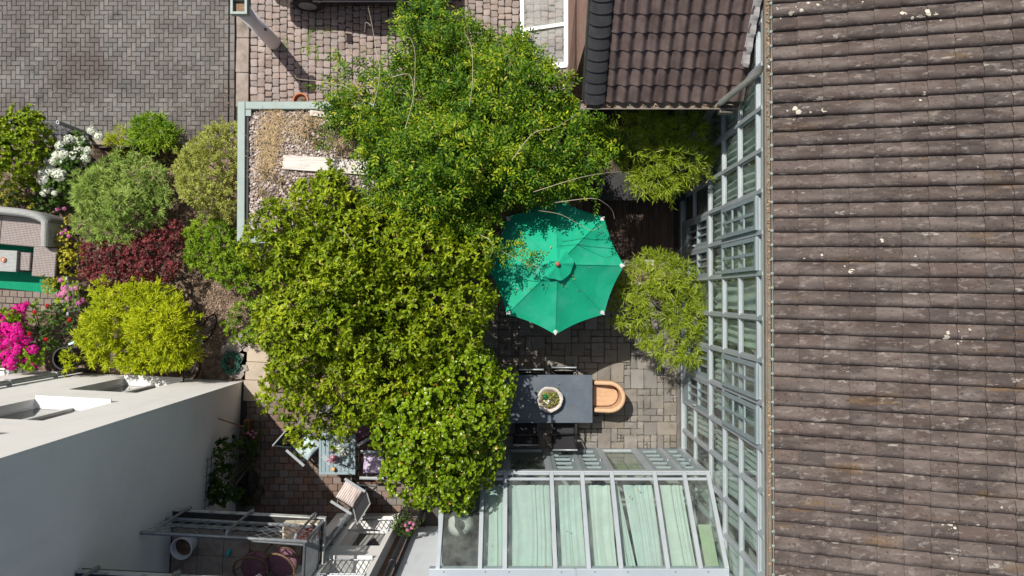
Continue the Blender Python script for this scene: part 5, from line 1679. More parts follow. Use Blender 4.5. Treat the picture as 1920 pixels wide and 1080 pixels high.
# bicycle by the lime bush, hose, bin
bp = P(388, 655, 0)
bk = thing('bicycle', 'bicycle in the shade between the lime bush and flagstones', 'bicycle', (bp.x, bp.y, 0), math.radians(70))
for sx in (-.5, .5):
    w_ = MB().ring((sx, 0, .33), .31, .018, 'Y', 32, 6).build('wheel', m_rubber, bk, smooth=True)
    sp = MB()
    for k in range(12):
        t = 2 * PI * k / 12
        sp.tube([(sx, 0, .33), (sx + .3 * math.cos(t), 0, .33 + .3 * math.sin(t))], .002, 3)
    sp.build('spokes', m_galv, w_)
MB().tube([(-.5, 0, .33), (-.1, 0, .3), (.38, 0, .75), (-.2, 0, .78), (-.1, 0, .3)], .016, 8).tube([(.5, 0, .33), (.36, 0, .95)], .014, 8).tube([(-.5, 0, .33), (-.2, 0, .78)], .01, 6).build('frame', m_galv, bk)
MB().tube([(.3, -.28, 1.0), (.38, -.1, .97), (.38, .1, .97), (.3, .28, 1.0)], .012, 8).build('handlebar', m_galv, bk, smooth=True)
MB().prism([(-.34, -.07), (-.34, .07), (-.06, .02), (-.06, -.02)], .84, .89).build('saddle', m_rubber, bk)
hc = P(436, 680, .04)
pts = []
for k in range(260):
    t = k * .19
    r = .2 + .05 * math.sin(k * .37) + .03 * math.sin(k * 1.1)
    pts.append((hc.x + r * math.cos(t) * .9 + .03 * math.sin(k * .23), hc.y + r * math.sin(t) * .8 + .04 * math.cos(k * .31), .03 + .05 * abs(math.sin(k * .13)) + .0003 * k))
o = MB().tube(pts, .013, 6).build('garden_hose', m_hose, smooth=True)
grounded(o, 'tangled dark green hose on the flagstones', 'hose')
rb_ = P(122, 672, .7)
bn = thing('black_bin', 'round black bin beside the white house wall', 'bin', (rb_.x, rb_.y, 0))
MB().lathe([(.17, 0), (.22, .7), (.24, .7), (.24, .74), (.21, .74), (.17, .1)], (0, 0, 0), 24).build('tub', m_dark, bn, smooth=False)
MB().tube([(-.23, 0, .72), (-.3, .02, .6), (-.28, .02, .45)], .012, 6).build('handle', m_galv, bn)
o = MB().box((0, 0, 0), (.34, .05, .03), .4).build('blue_trowel', m_bluecush, bevel=.008)
o.location = P(143, 640, .62); tag(o, 'pale blue plastic handle above bin by the lime bush', 'tool')

# balcony things (first balcony, floor 2.9)
wp = P(340, 1022, 3.05)
wpt = thing('white_pot', 'white plant pot on the lower balcony floor', 'pot', (wp.x + .08, wp.y, 2.9))
MB().lathe([(.13, 0), (.17, .3), (.185, .3), (.185, .33), (.165, .33), (.15, .2)], (0, 0, 0), 26).build('pot', m_plastic, wpt, smooth=False)
MB().lathe([(.152, .2), (.1, .22), (0, .222)], (0, 0, 0), 20).build('soil', m_soil, wpt)
o = MB().lathe([(.02, 0), (.035, .02), (.03, .1), (.0, .16)], (0, 0, 0), 10).build('teal_bottle', m_teal, smooth=True)
o.location = P(432, 1030, 2.93); o.rotation_euler = (.9, 0, -.4); tag(o, 'small teal plastic bottle lying on the balcony', 'bottle')
pb = P(577, 1000, 3.05)
pbx = thing('planter_box', 'cream planter box in the corner of the lower balcony', 'planter', (pb.x - .12, pb.y + .02, 2.9))
MB().mm(-.3, .3, -.16, .16, 0, .2).build('box', m_cream, pbx, bevel=.01)
MB().mm(-.27, .27, -.13, .13, .201, .21).build('soil', m_soil, pbx)
m_cane = surf('dark_cane', [(0.1, 0.06, 0.035), (0.16, 0.1, 0.06)], 12, .6)
def wicker_chair(label, px, py, rz):
    p = P(px, py, 3.35)
    t = thing('cane_chair', label, 'chair', (p.x, p.y, 2.9), rz, 'cane chairs on the balcony')
    MB().lathe([(.2, .38), (.235, .4), (.235, .45), (.2, .47), (.0, .475)], (0, 0, 0), 24).build('seat_cushion', m_purple, t, smooth=True)
    MB().ring((0, 0, .38), .23, .018).build('seat_ring', m_cane, t, smooth=True)
    pts = [(.27 * math.cos(a_), .27 * math.sin(a_), .62 + .16 * max(0, math.sin(a_))) for a_ in [(-.15 + k * .115) * PI for k in range(12)]]
    MB().tube(pts, .018, 8).build('back_hoop', m_cane, t, smooth=True)
    for sx, sy in ((-.19, -.16), (.19, -.16), (-.19, .17), (.19, .17)):
        MB().tube([(sx, sy, 0), (sx * .95, sy * .95, .38)], .016, 8).build('leg', m_cane, t)
    for a_ in (.1, .4, .6, .9):
        MB().tube([(.22 * math.cos(a_ * PI), .22 * math.sin(a_ * PI), .38), (.27 * math.cos(a_ * PI), .27 * math.sin(a_ * PI), .62 + .16 * math.sin(a_ * PI))], .012, 6).build('back_strut', m_cane, t)
    return t
wicker_chair('cane chair with plum cushion on lower balcony, left one', 478, 1062, .3)
wicker_chair('cane chair with plum cushion on lower balcony, beside side railing', 530, 1056, -.5)
# flower box by the conservatory corner
fb = P(755, 990, 1.0)
fbx = thing('flower_box', 'dark flower box with pink and red flowers beside clad wall', 'planter', (fb.x + .1, fb.y + .1, 0))
MB().mm(-.2, .2, -.12, .12, .0, .95).build('box', m_dark, fbx, bevel=.01)
MB().mm(-.17, .17, -.09, .09, .951, .96).build('soil', m_soil, fbx)
bl = P(611, 752, .5)
dt = thing('dark_bowl', 'round dark bowl on a stand below the rosette tree', 'bowl', (bl.x + .06, bl.y, 0))
MB().lathe([(.05, .42), (.2, .47), (.26, .56), (.25, .56), (.18, .49), (.0, .47)], (0, 0, 0), 26).build('bowl', m_dark, dt, smooth=True)
MB().tube([(0, 0, 0), (0, 0, .43)], .03, 8).build('stand', m_dark, dt)

# ------------------------------------------------------------------ foliage
def nrm(a): return a / np.maximum(np.linalg.norm(a, axis=1, keepdims=True), 1e-9)
NARROW = [(.35, .8), (.7, .75)]
OVAL = [(.3, .85), (.65, .95)]
ROUND = [(.15, .7), (.5, 1.0), (.85, .7)]
BLADE = [(.5, 1.0)]

def leaf_mesh(name, B, Dr, Nm, L, W, mat, prof=OVAL, fold=.12, droop=.15):
    """one folded leaf per row: base B, direction Dr, face normal Nm, length L, width W"""
    Dr = nrm(Dr)
    Nm = nrm(Nm - Dr * (Nm * Dr).sum(1, keepdims=True))
    S = np.cross(Dr, Nm)
    L, W = L[:, None], W[:, None]
    def at(t, w, up): return B + Dr * L * t + S * W * w + Nm * (up * W - droop * L * t * t)
    k = len(prof)
    vs = [at(0, 0, 0)] + [at(t, w / 2, fold * w) for t, w in prof] + [at(1, 0, 0)] + [at(t, -w / 2, fold * w) for t, w in reversed(prof)] + [at(.5, 0, 0)]
    m = len(vs)
    V = np.stack(vs, 1).reshape(-1, 3)
    left = [0, m - 1, k + 1] + list(range(k, 0, -1))
    right = [0] + list(range(2 * k + 1, k + 1, -1)) + [k + 1, m - 1]
    fc = np.array([left, right])
    Fq = (fc[None] + (np.arange(len(B)) * m)[:, None, None]).reshape(-1, fc.shape[1])
    return np_mesh(name, V, Fq, mat)

def seg_dist(p, poly):
    best = np.full(len(p), 1e9)
    n = len(poly)
    for i in range(n):
        a, b = np.array(poly[i]), np.array(poly[(i + 1) % n])
        ab = b - a
        t = np.clip(((p - a) @ ab) / (ab @ ab + 1e-9), 0, 1)
        best = np.minimum(best, np.linalg.norm(p - (a + t[:, None] * ab), axis=1))
    return best

def lobes(poly_px, z0, z1, r0, r1, n, seed, dm=None, edge=.55, gap=.8):
    """clumps filling an outline, massed on a few boughs that dome up to different heights"""
    rg = np.random.default_rng(seed)
    zm = z0 * .5 + z1 * .5
    poly = [tuple(P(x, y, zm).xy) for x, y in poly_px]
    xs, ys = [p[0] for p in poly], [p[1] for p in poly]
    dm = dm or .35 * min(max(xs) - min(xs), max(ys) - min(ys))
    def inside():
        while True:
            p = np.array([rg.uniform(min(xs), max(xs)), rg.uniform(min(ys), max(ys))])
            if pip(p[0], p[1], poly): return p
    # boughs
    area = 0.0
    for i in range(len(poly)): area += poly[i - 1][0] * poly[i][1] - poly[i][0] * poly[i - 1][1]
    area = abs(area) / 2
    rb = max(.22, min(.75, .26 * math.sqrt(area)))
    Bs = []
    for k in range(400):
        p = inside()
        d = seg_dist(p[None], poly)[0]
        rr = rb * rg.uniform(.6, 1.15)
        if any(np.hypot(*(p - q[0])) < .72 * max(rr, q[1]) for q in Bs): continue
        dome = 1 - (1 - min(1, d / dm)) ** 2
        Bs.append((p, rr, z0 + (z1 - z0) * (.25 + .75 * dome) * rg.uniform(.6, 1.05)))
    bp = np.array([q[0] for q in Bs]); br = np.array([q[1] for q in Bs]); bz = np.array([q[2] for q in Bs])
    C, R = [], []
    tries = 0
    while len(C) < n and tries < n * 14:
        tries += 1
        p = inside()
        r = rg.uniform(r0, r1)
        d = seg_dist(p[None], poly)[0]
        if d < edge * r: r = max(d / max(edge, .01), r0 * .5)
        q = np.hypot(bp[:, 0] - p[0], bp[:, 1] - p[1]) / br
        zz = bz - (bz - z0 + .35 * (z1 - z0)) * (1 - np.sqrt(np.clip(1 - q * q, 0, 1))) - np.where(q > 1, 9, 0)
        z = max(zz.max(), z0 - .35 * (z1 - z0)) + rg.uniform(-.6, .3) * r
        c = np.array([p[0], p[1], z])
        if any(np.linalg.norm(c - c2) < gap * max(r, r2) for c2, r2 in zip(C, R)): continue
        C.append(c); R.append(r)
    return np.array(C), np.array(R)

DENS = 2.3
def shoots(C, R, dens, seed, flat=.85, low=-.15, keep=.3):
    dens = dens * DENS
    keep = min(.75, keep * .5)
    low = low - .25
    rg = np.random.default_rng(seed)
    Ps, Ns = [], []
    for c, r in zip(C, R):
        m = max(4, int(dens * r * r))
        d = rg.normal(size=(m * 2, 3))
        d = nrm(d)
        d = d[d[:, 2] > low][:m]
        q = c + d * r * rg.uniform(.45, 1.03, (len(d), 1)) ** .6 * np.array([1, 1, flat])
        ins = np.zeros(len(q), bool)
        for c2, r2 in zip(C, R):
            if c2 is c: continue
            ins |= np.linalg.norm(q - c2, axis=1) < .72 * r2
        ok = ~ins | (rg.random(len(q)) < keep)
        Ps.append(q[ok]); Ns.append(d[ok])
    return np.concatenate(Ps), np.concatenate(Ns)

def frames(N, rg):
    a = nrm(np.cross(N, nrm(rg.normal(size=N.shape))))
    return a, np.cross(N, a)

def rosettes(Pt, N, k, L, W, seed, el=(.15, .8), jit=.35, up=.35):
    rg = np.random.default_rng(seed)
    N = nrm(N + np.array([0, 0, up]) + rg.normal(size=N.shape) * .2)
    a, b = frames(N, rg)
    B, D, M, Ls, Ws = [], [], [], [], []
    sc = rg.uniform(.6, 1.3, len(Pt))
    for i in range(k):
        th = 2 * math.pi * i / k * 1.618 * 1.0 + rg.uniform(-jit, jit, len(Pt)) + i
        e = el[0] + (el[1] - el[0]) * (i / max(1, k - 1)) + rg.uniform(-.15, .15, len(Pt))
        t = a * np.cos(th)[:, None] + b * np.sin(th)[:, None]
        D.append(t * np.cos(e)[:, None] + N * np.sin(e)[:, None])
        M.append(N * np.cos(e)[:, None] - t * np.sin(e)[:, None])
        B.append(Pt + N * (.012 * i / k))
        Ls.append(L * sc * rg.uniform(.75, 1.15, len(Pt)) * (1 - .25 * i / k))
        Ws.append(W * sc * rg.uniform(.8, 1.15, len(Pt)))
    return [np.concatenate(q) for q in (B, D, M, Ls, Ws)]

def sprays(Pt, N, pairs, RL_, L, W, seed, up=.1, droop=.25, spread=.9, out=.7):
    """compound leaves: leaflets in pairs along an arching stalk"""
    rg = np.random.default_rng(seed)
    h = nrm(N * np.array([1, 1, .5]) * out + rg.normal(size=N.shape) * .55 + np.array([0, 0, up]))
    Nn = nrm(np.array([0, 0, 1.0]) + N * .5 + rg.normal(size=N.shape) * .2)
    Nn = nrm(Nn - h * (Nn * h).sum(1, keepdims=True))
    s = np.cross(h, Nn)
    rl = RL_ * rg.uniform(.6, 1.2, len(Pt))[:, None]
    B, D, M, Ls, Ws = [], [], [], [], []
    for i in range(pairs):
        t = (i + .6) / pairs
        bp = Pt + h * rl * t - Nn * droop * rl * t * t
        hh = nrm(h - Nn * 2 * droop * t)
        for sg in (-1, 1):
            D.append(hh * (.55 + rg.uniform(-.15, .2, len(Pt)))[:, None] + s * sg * spread + Nn * rg.uniform(-.15, .25, len(Pt))[:, None])
            M.append(Nn + s * sg * .25 + rg.normal(size=N.shape) * .12)
            B.append(bp); Ls.append(L * rg.uniform(.75, 1.15, len(Pt)) * (1 - .3 * abs(t - .5))); Ws.append(W * rg.uniform(.8, 1.15, len(Pt)))
    bp = Pt + h * rl - Nn * droop * rl
    D.append(nrm(h - Nn * 2 * droop)); M.append(Nn); B.append(bp); Ls.append(np.full(len(Pt), L)); Ws.append(np.full(len(Pt), W))
    return [np.concatenate(q) for q in (B, D, M, Ls, Ws)]

def fans(Pt, N, k, L, W, seed, up=.5, wide=.9, droop=0):
    """tufts of narrow leaves fanning from a twig tip"""
    rg = np.random.default_rng(seed)
    h = nrm(N + np.array([0, 0, up]) + rg.normal(size=N.shape) * .45)
    B, D, M, Ls, Ws = [], [], [], [], []
    for i in range(k):
        d = nrm(h + rg.normal(size=N.shape) * wide * .6)
        B.append(Pt + rg.normal(size=N.shape) * .012); D.append(d)
        M.append(nrm(np.array([0, 0, 1.0]) + rg.normal(size=N.shape) * .4))
        Ls.append(L * rg.uniform(.55, 1.2, len(Pt))); Ws.append(W * rg.uniform(.8, 1.2, len(Pt)))
    return [np.concatenate(q) for q in (B, D, M, Ls, Ws)]

def shift(o, b):
    me = o.data
    a = np.empty(len(me.vertices) * 3, dtype=np.float32)
    me.vertices.foreach_get('co', a)
    a = a.reshape(-1, 3) - np.array(b, dtype=np.float32)
    me.vertices.foreach_set('co', a.ravel())

def fringe(t, poly, z, n, seed, mat, kind, L, W, k, prof, reach=(.12, .4), clear=None):
    # shoots that break up the outline of a crown
    rg = np.random.default_rng(seed)
    pts = [P(x, y, z) for x, y in poly]
    cx = sum(p.x for p in pts) / len(pts); cy = sum(p.y for p in pts) / len(pts)
    Pt, N = [], []
    for i in range(n):
        j = rg.integers(len(pts)); a, b = pts[j], pts[(j + 1) % len(pts)]
        p = a.lerp(b, rg.random())
        out = Vector((b.y - a.y, a.x - b.x, 0)).normalized()
        if out.dot(Vector((p.x - cx, p.y - cy, 0))) < 0: out = -out
        out = (out + Vector((rg.uniform(-.6, .6), rg.uniform(-.6, .6), rg.uniform(-.2, .3)))).normalized()
        ln = rg.uniform(*reach)
        if clear and clear[0] < p.x < clear[2] and clear[1] < p.y < clear[3]: ln *= .3
        m = int(3 + ln * 26)
        for q in range(m):
            s = q / m
            Pt.append(np.array(p + out * (ln * s - .1)) + rg.normal(size=3) * .018 - np.array([0, 0, .15 * s * s]))
            N.append(np.array(out) * .5 + rg.normal(size=3) * .5)
    Pt, N = np.array(Pt), nrm(np.array(N))
    q = sprays(Pt, N, k, L * 2.6, L, W, seed + 1) if kind == 'spray' else rosettes(Pt, N, k, L, W, seed + 1) if kind == 'rosette' else fans(Pt, N, k, L, W, seed + 1)
    o = put('edge_shoots', leaf_mesh('edge_shoots', *q, mat, prof), t, kind='stuff'); shift(o, base_of(t))

def plant(name, label, cat, poly, z0, z1, r, n, dens, kind, mat, seed, L, W, k=6, trunk=None, prof=OVAL, group=None, dm=None, stems=0, leafname='crown', keep=.3, droop=.15, edge=.55, flat=.85, trunk_r=.07, low=-.15, extra=None, fold=.12, base_z=0.0, up=.35, stray=0):
    C, R = lobes(poly, z0, z1, r[0], r[1], n, seed, dm, edge, 1.1 if trunk_r > .03 else .6)
    if extra is not None:
        C = np.concatenate([C, extra[0]]); R = np.concatenate([R, extra[1]])
    bx_, by_ = (trunk if trunk else (C[:, 0].mean(), C[:, 1].mean()))
    t = thing(name, label, cat, (bx_, by_, base_z), 0, group)
    Pt, N = shoots(C, R, dens, seed + 1, flat, low, keep)
    if trunk_r > .03:          # shaded inner foliage under the outer shell
        P2, N2 = shoots(C - np.array([0, 0, .7]), R * 1.15, dens * .4, seed + 5, flat, low, 1.2)
        P3, N3 = shoots(C - np.array([0, 0, 1.2]), R * 1.2, dens * .25, seed + 6, flat, low, 1.2)
        Pt, N = np.concatenate([Pt, P2, P3]), np.concatenate([N, N2, N3])
    if kind == 'rosette': q = rosettes(Pt, N, k, L, W, seed + 2, up=up)
    elif kind == 'spray': q = sprays(Pt, N, k, L * 3.0, L, W, seed + 2)
    elif kind == 'fan': q = fans(Pt, N, k, L, W, seed + 2)
    elif kind == 'needle': q = fans(Pt, N, k, L, W, seed + 2, up=.25, wide=.7)
    me = leaf_mesh(leafname, *q, mat, prof, fold, droop)
    o = put(leafname, me, t, kind='stuff')
    shift(o, (bx_, by_, base_z))
    if stray:
        fringe(t, poly, z0 * .6 + z1 * .4, stray, seed + 7, mat, kind, L, W, max(3, k - 2), prof, (.05, .34))
    # woody skeleton
    rg = random.Random(seed)
    zc = C[:, 2]
    if trunk_r > .03:
        fork = Vector((0, 0, max(.25, float(np.percentile(zc, 20)) * .45 - base_z * .45)))
        MB().tube([(0, 0, -.05), (trunk_r * .4, -trunk_r * .3, fork.z * .5), fork], [trunk_r * 1.25, trunk_r, trunk_r * .85], 10).build('trunk', m_bark, t, smooth=True)
        idx = rg.sample(range(len(C)), min(len(C), 26))
        lm = MB()
        for i in idx:
            e = Vector(C[i]) - Vector((bx_, by_, base_z))
            m_ = fork.lerp(e, .5) + Vector((rg.uniform(-.12, .12), rg.uniform(-.12, .12), rg.uniform(.05, .25)))
            lm.tube([fork - Vector((0, 0, .05)), m_, e], [trunk_r * .5, trunk_r * .3, trunk_r * .12], 6)
        lm.build('limbs', m_bark, t, smooth=True)
    else:
        lm = MB()
        for i in rg.sample(range(len(C)), min(len(C), 18)):
            e = Vector(C[i]) - Vector((bx_, by_, base_z))
            s0_ = Vector((e.x * .25, e.y * .25, -.02))
            lm.tube([s0_, s0_.lerp(e, .5) + Vector((rg.uniform(-.05, .05), rg.uniform(-.05, .05), .05)), e], [.012, .009, .004], 5)
        lm.build('stems', m_bark, t, smooth=True)
    return t, C, R

def ell(px, py, rx, ry, n=10, wob=.12, seed=0):
    rg = random.Random(seed * 77 + int(px))
    return [(px + rx * math.cos(2 * PI * i / n) * rg.uniform(1 - wob, 1 + wob), py + ry * math.sin(2 * PI * i / n) * rg.uniform(1 - wob, 1 + wob)) for i in range(n)]

# --- the three trees in the middle
W_POLY = [(612, 205), (655, 192), (690, 152), (735, 138), (755, 108), (778, 66), (795, 10), (832, 12), (852, 60), (885, 52), (900, 92), (955, 75), (985, 112), (1020, 130), (1062, 150), (1078, 195), (1110, 235), (1126, 262), (1112, 300), (1085, 330), (1092, 342), (1060, 348), (1010, 354), (945, 358), (905, 402), (850, 425), (800, 412), (730, 395), (700, 352), (718, 300), (690, 258), (640, 225)]
wt, WC, WR = plant('wisteria_tree', 'spreading dark green feathery tree over the shed and courtyard', 'tree', W_POLY, 2.55, 4.1, (.2, .42), 170, 300, 'spray', lf_wist, 21, .085, .034, k=4, trunk=P(830, 260, 3.6).xy, prof=NARROW, dm=1.5, trunk_r=.11, edge=.4)
O_POLY = [(462, 405), (500, 388), (548, 372), (560, 342), (600, 330), (622, 312), (648, 350), (700, 392), (800, 410), (870, 425), (925, 430), (918, 480), (905, 510), (922, 560), (902, 612), (892, 652), (842, 690), (760, 730), (705, 770), (668, 790), (640, 768), (612, 738), (572, 752), (582, 812), (548, 832), (520, 792), (482, 752), (505, 700), (478, 610), (488, 520), (455, 465)]
ot, OC, OR = plant('rosette_tree', 'broad olive green tree with leaf rosettes in picture centre', 'tree', O_POLY, 2.4, 3.85, (.18, .36), 200, 430, 'rosette', lf_olive, 31, .09, .031, k=9, trunk=P(690, 560, 3.2).xy, prof=OVAL, dm=1.1, trunk_r=.12, edge=.4,
    extra=(np.array([[*P(x, y, 2.3).xy, 2.3] for x, y in ((622, 800), (640, 815), (610, 812), (650, 800), (662, 782), (600, 800), (632, 832), (545, 825), (560, 845))]), np.array([.13, .12, .12, .12, .14, .11, .1, .12, .08])))
R_POLY = [(712, 775), (740, 735), (735, 712), (772, 700), (800, 672), (830, 675), (858, 655), (880, 672), (908, 660), (928, 698), (955, 722), (958, 752), (935, 778), (950, 800), (938, 830), (945, 858), (915, 890), (918, 918), (885, 935), (870, 972), (845, 955), (826, 965), (800, 945), (775, 955), (748, 925), (730, 928), (712, 890), (722, 862), (698, 830)]
rt, RC, RR = plant('round_leaf_tree', 'bright green tree with glossy round leaves beside conservatory', 'tree', R_POLY, 2.3, 3.65, (.13, .3), 130, 640, 'rosette', lf_round, 41, .054, .05, k=6, trunk=P(830, 820, 3).xy, prof=ROUND, dm=.8, trunk_r=.09, edge=.4, droop=.05, fold=.16)

fringe(wt, W_POLY, 3.0, 120, 501, lf_wist, 'spray', .085, .033, 3, NARROW, (.1, .48), (P(915, 0, 3).x, P(0, 440, 3).y, P(1200, 0, 3).x, P(0, 330, 3).y))
fringe(ot, O_POLY, 2.7, 85, 502, lf_olive, 'rosette', .088, .03, 8, OVAL, (.08, .3))
fringe(rt, R_POLY, 2.7, 60, 503, lf_round, 'rosette', .06, .055, 5, ROUND, (.04, .22))

# wisteria runners: long bare whips and leafy shoots beyond the crown
rg = random.Random(9)
wb = base_of(wt)
def whip(pts, r=.006, leaves=0, seed=0):
    pts = [P(x, y, z) - wb for x, y, z in pts]
    fine = []
    for i in range(len(pts) - 1):
        p0, p1, p2, p3 = pts[max(i - 1, 0)], pts[i], pts[i + 1], pts[min(i + 2, len(pts) - 1)]
        for k in range(6):
            t = k / 6
            fine.append(.5 * ((2 * p1) + (p2 - p0) * t + (2 * p0 - 5 * p1 + 4 * p2 - p3) * t * t + (3 * p1 - p0 - 3 * p2 + p3) * t ** 3))
    fine.append(pts[-1])
    n = len(fine)
    MB().tube(fine, [r * (1 - .6 * i / n) for i in range(n)], 5).build('tendril', m_twig, wt, smooth=True)
    return fine
Z = 4.1
for w_ in ([(700, 200, Z), (712, 140, Z + .1), (705, 95, Z), (698, 50, 3.8), (690, 12, 3.7)], [(695, 48, 3.8), (686, 42, 3.8), (684, 60, 3.7)],
           [(760, 240, Z + .2), (775, 180, Z + .3), (778, 100, Z + .2), (768, 70, Z)], [(880, 200, Z + .3), (886, 150, Z + .4), (884, 90, Z + .2), (870, 60, Z)],
           [(660, 170, 3.9), (640, 160, 3.9), (595, 152, 3.8), (560, 148, 3.6), (552, 140, 3.5)], [(735, 145, Z + .3), (770, 142, Z + .4), (775, 200, Z + .3)],
           [(1000, 360, 3.9), (1080, 335, 3.9), (1130, 325, 3.7), (1165, 322, 3.5)], [(1040, 380, 3.7), (1110, 372, 3.6), (1135, 382, 3.4), (1148, 395, 3.2), (1152, 410, 3.1)],
           [(940, 470, 3.3), (985, 495, 3.1), (1010, 500, 3.05), (1000, 520, 3.0)], [(900, 440, 3.5), (920, 452, 3.5), (924, 470, 3.4), (915, 486, 3.3)],
           [(1010, 395, 3.6), (1050, 402, 3.4), (1085, 420, 3.2), (1110, 432, 3.1), (1130, 420, 3.1)], [(960, 300, Z + .3), (1000, 250, Z + .3), (1040, 240, Z + .2), (1080, 215, 3.8)],
           [(640, 430, 3.9), (655, 445, 3.9), (665, 470, 3.8)]):
    whip(w_)
def shoot_line(pts, n, seed, L=.075, W=.03):
    pts = [P(x, y, z) for x, y, z in pts]
    rg = np.random.default_rng(seed)
    q = []
    seg = [(a, b) for a, b in zip(pts, pts[1:])]
    per = max(1, n // len(seg))
    Pt, N = [], []
    for a, b in seg:
        for k in range(per):
            t = (k + rg.random()) / per
            Pt.append(np.array(a.lerp(b, t)) + rg.normal(size=3) * .02)
            d = np.array((b - a).normalized())
            N.append(d * .3 + rg.normal(size=3) * np.array([.8, .8, .2]))
    return sprays(np.array(Pt), nrm(np.array(N)), 4, .2, L, W, seed + 1)
qs = [shoot_line(p, n, 300 + i) for i, (p, n) in enumerate((
    ([(915, 470, 3.2), (960, 480, 3.1), (1010, 486, 3.0)], 22), ([(925, 455, 3.2), (965, 462, 3.1), (985, 470, 3.05)], 10), ([(620, 190, 3.6), (648, 125, 3.7), (628, 98, 3.6)], 14),
    ([(690, 150, 3.9), (650, 130, 3.9), (635, 105, 3.8)], 12), ([(748, 60, 3.9), (752, 20, 3.9), (745, -10, 3.9)], 12), ([(735, 75, 3.8), (745, 45, 3.8), (760, 15, 3.8)], 8), ([(800, 60, 4.0), (812, 20, 4), (815, 5, 3.9)], 16),
    ([(640, 165, 3.7), (610, 160, 3.6), (595, 165, 3.5)], 8), ([(605, 250, 2.9), (610, 270, 2.8), (608, 290, 2.7)], 9), ([(1090, 340, 3.6), (1110, 362, 3.4), (1122, 378, 3.3)], 10), ([(870, 440, 3.6), (900, 450, 3.5), (925, 462, 3.3)], 14)))]
q = [np.concatenate([s[i] for s in qs]) for i in range(5)]
o = put('outer_shoots', leaf_mesh('outer_shoots', *q, lf_wist, NARROW), wt, kind='stuff'); shift(o, wb)

# --- bamboo in the courtyard
plant('bamboo', 'clump of bamboo in the shade under the brick house eaves', 'bamboo', [(1165, 225), (1210, 210), (1290, 215), (1330, 240), (1335, 300), (1305, 335), (1250, 362), (1200, 350), (1172, 315), (1160, 275)], 2.1, 3.3, (.1, .24), 46, 420, 'fan', lf_bamboo, 51, .15, .014, k=7, prof=NARROW, trunk_r=.01, group='bamboo clumps', keep=.4, droop=.25, edge=.3, stray=60)
plant('bamboo', 'large sunlit clump of bamboo between parasol and glazed house', 'bamboo', [(1150, 560), (1175, 505), (1215, 470), (1250, 490), (1290, 500), (1325, 530), (1338, 600), (1330, 660), (1285, 680), (1240, 668), (1200, 632), (1160, 600)], .9, 2.0, (.1, .24), 52, 440, 'fan', lf_bamboo, 52, .15, .014, k=7, prof=NARROW, trunk_r=.01, group='bamboo clumps', keep=.4, droop=.25, edge=.3, stray=60)

# --- shrubs of the left garden
def shrub(label, poly, z0, z1, r, n, dens, kind, mat, seed, L, W, k, prof=OVAL, name='shrub', cat='shrub', **kw):
    return plant(name, label, cat, poly, z0, z1, r, n, dens, kind, mat, seed, L, W, k=k, prof=prof, trunk_r=kw.pop('trunk_r', .012), leafname='foliage', stray=kw.pop('stray', max(4, int(n * .35))), **kw)
shrub('bushy yellow green shrub at left edge by the driveway', [(-40, 225), (20, 212), (60, 214), (90, 250), (84, 300), (60, 335), (0, 348), (-40, 330)], .5, 1.5, (.1, .22), 70, 560, 'rosette', lf_maple, 61, .075, .05, 5, ROUND)
shrub('large grey green feathery shrub beside white hydrangea', [(128, 395), (150, 330), (185, 298), (240, 290), (290, 320), (306, 365), (295, 410), (250, 445), (190, 452), (140, 440)], .35, 1.35, (.12, .26), 75, 640, 'needle', lf_grey, 62, .11, .014, 8, NARROW)
shrub('olive juniper against the shed wall', [(330, 300), (352, 270), (390, 245), (425, 230), (447, 240), (447, 400), (410, 405), (370, 390), (335, 350)], .5, 1.5, (.1, .22), 90, 800, 'needle', lf_juniper, 63, .075, .015, 8, NARROW, name='juniper')
shrub('bright green soft shrub below the juniper', [(345, 440), (370, 410), (420, 415), (460, 450), (475, 500), (465, 545), (425, 535), (385, 510), (350, 480)], .3, 1.0, (.1, .2), 70, 640, 'fan', lf_bright, 64, .08, .02, 8, NARROW)
shrub('dark red barberry shrub between green bushes', [(148, 460), (190, 448), (250, 445), (290, 425), (325, 405), (345, 455), (340, 500), (305, 540), (250, 535), (190, 545), (150, 510)], .3, 1.0, (.09, .2), 90, 900, 'rosette', lf_red, 65, .045, .028, 6, OVAL, name='barberry')
shrub('large lime green bamboo like shrub against the white house', [(155, 650), (160, 590), (200, 555), (255, 535), (315, 548), (350, 580), (368, 640), (358, 676), (310, 690), (240, 692), (172, 682)], .5, 1.7, (.13, .27), 90, 760, 'fan', lf_lime, 66, .115, .017, 8, NARROW, droop=.22)
shrub('loose green shrub beside the slab path', [(425, 590), (450, 562), (490, 565), (505, 600), (488, 640), (450, 640), (425, 625)], .25, .7, (.08, .15), 24, 640, 'rosette', lf_bright, 67, .07, .025, 7, OVAL)
shrub('rose bush with a few red blooms beside the magenta hydrangea', [(70, 580), (110, 570), (150, 585), (155, 630), (120, 665), (80, 655)], .3, .8, (.08, .16), 28, 560, 'rosette', lf_dark, 68, .05, .034, 6, OVAL, name='rose_bush', cat='rose bush')
shrub('yellow leaved perennials between sofa and barberry', [(105, 420), (128, 405), (150, 450), (152, 500), (150, 545), (118, 530), (108, 470)], .2, .55, (.07, .13), 30, 560, 'rosette', lf_yellow, 69, .05, .045, 5, ROUND, name='perennials', cat='plant')
shrub('thin yellow green sprigs above the barberry edge', [(165, 545), (185, 520), (215, 525), (250, 515), (265, 540), (220, 560), (180, 575)], .6, 1.1, (.06, .12), 16, 620, 'fan', lf_lime, 70, .1, .016, 7, NARROW)
shrub('dark ferny undergrowth at left edge above the sofa', [(-40, 345), (60, 345), (125, 350), (128, 395), (90, 395), (0, 385), (-40, 385)], .1, .35, (.06, .14), 42, 460, 'rosette', lf_dark, 71, .07, .03, 6, OVAL, name='undergrowth', cat='plant')
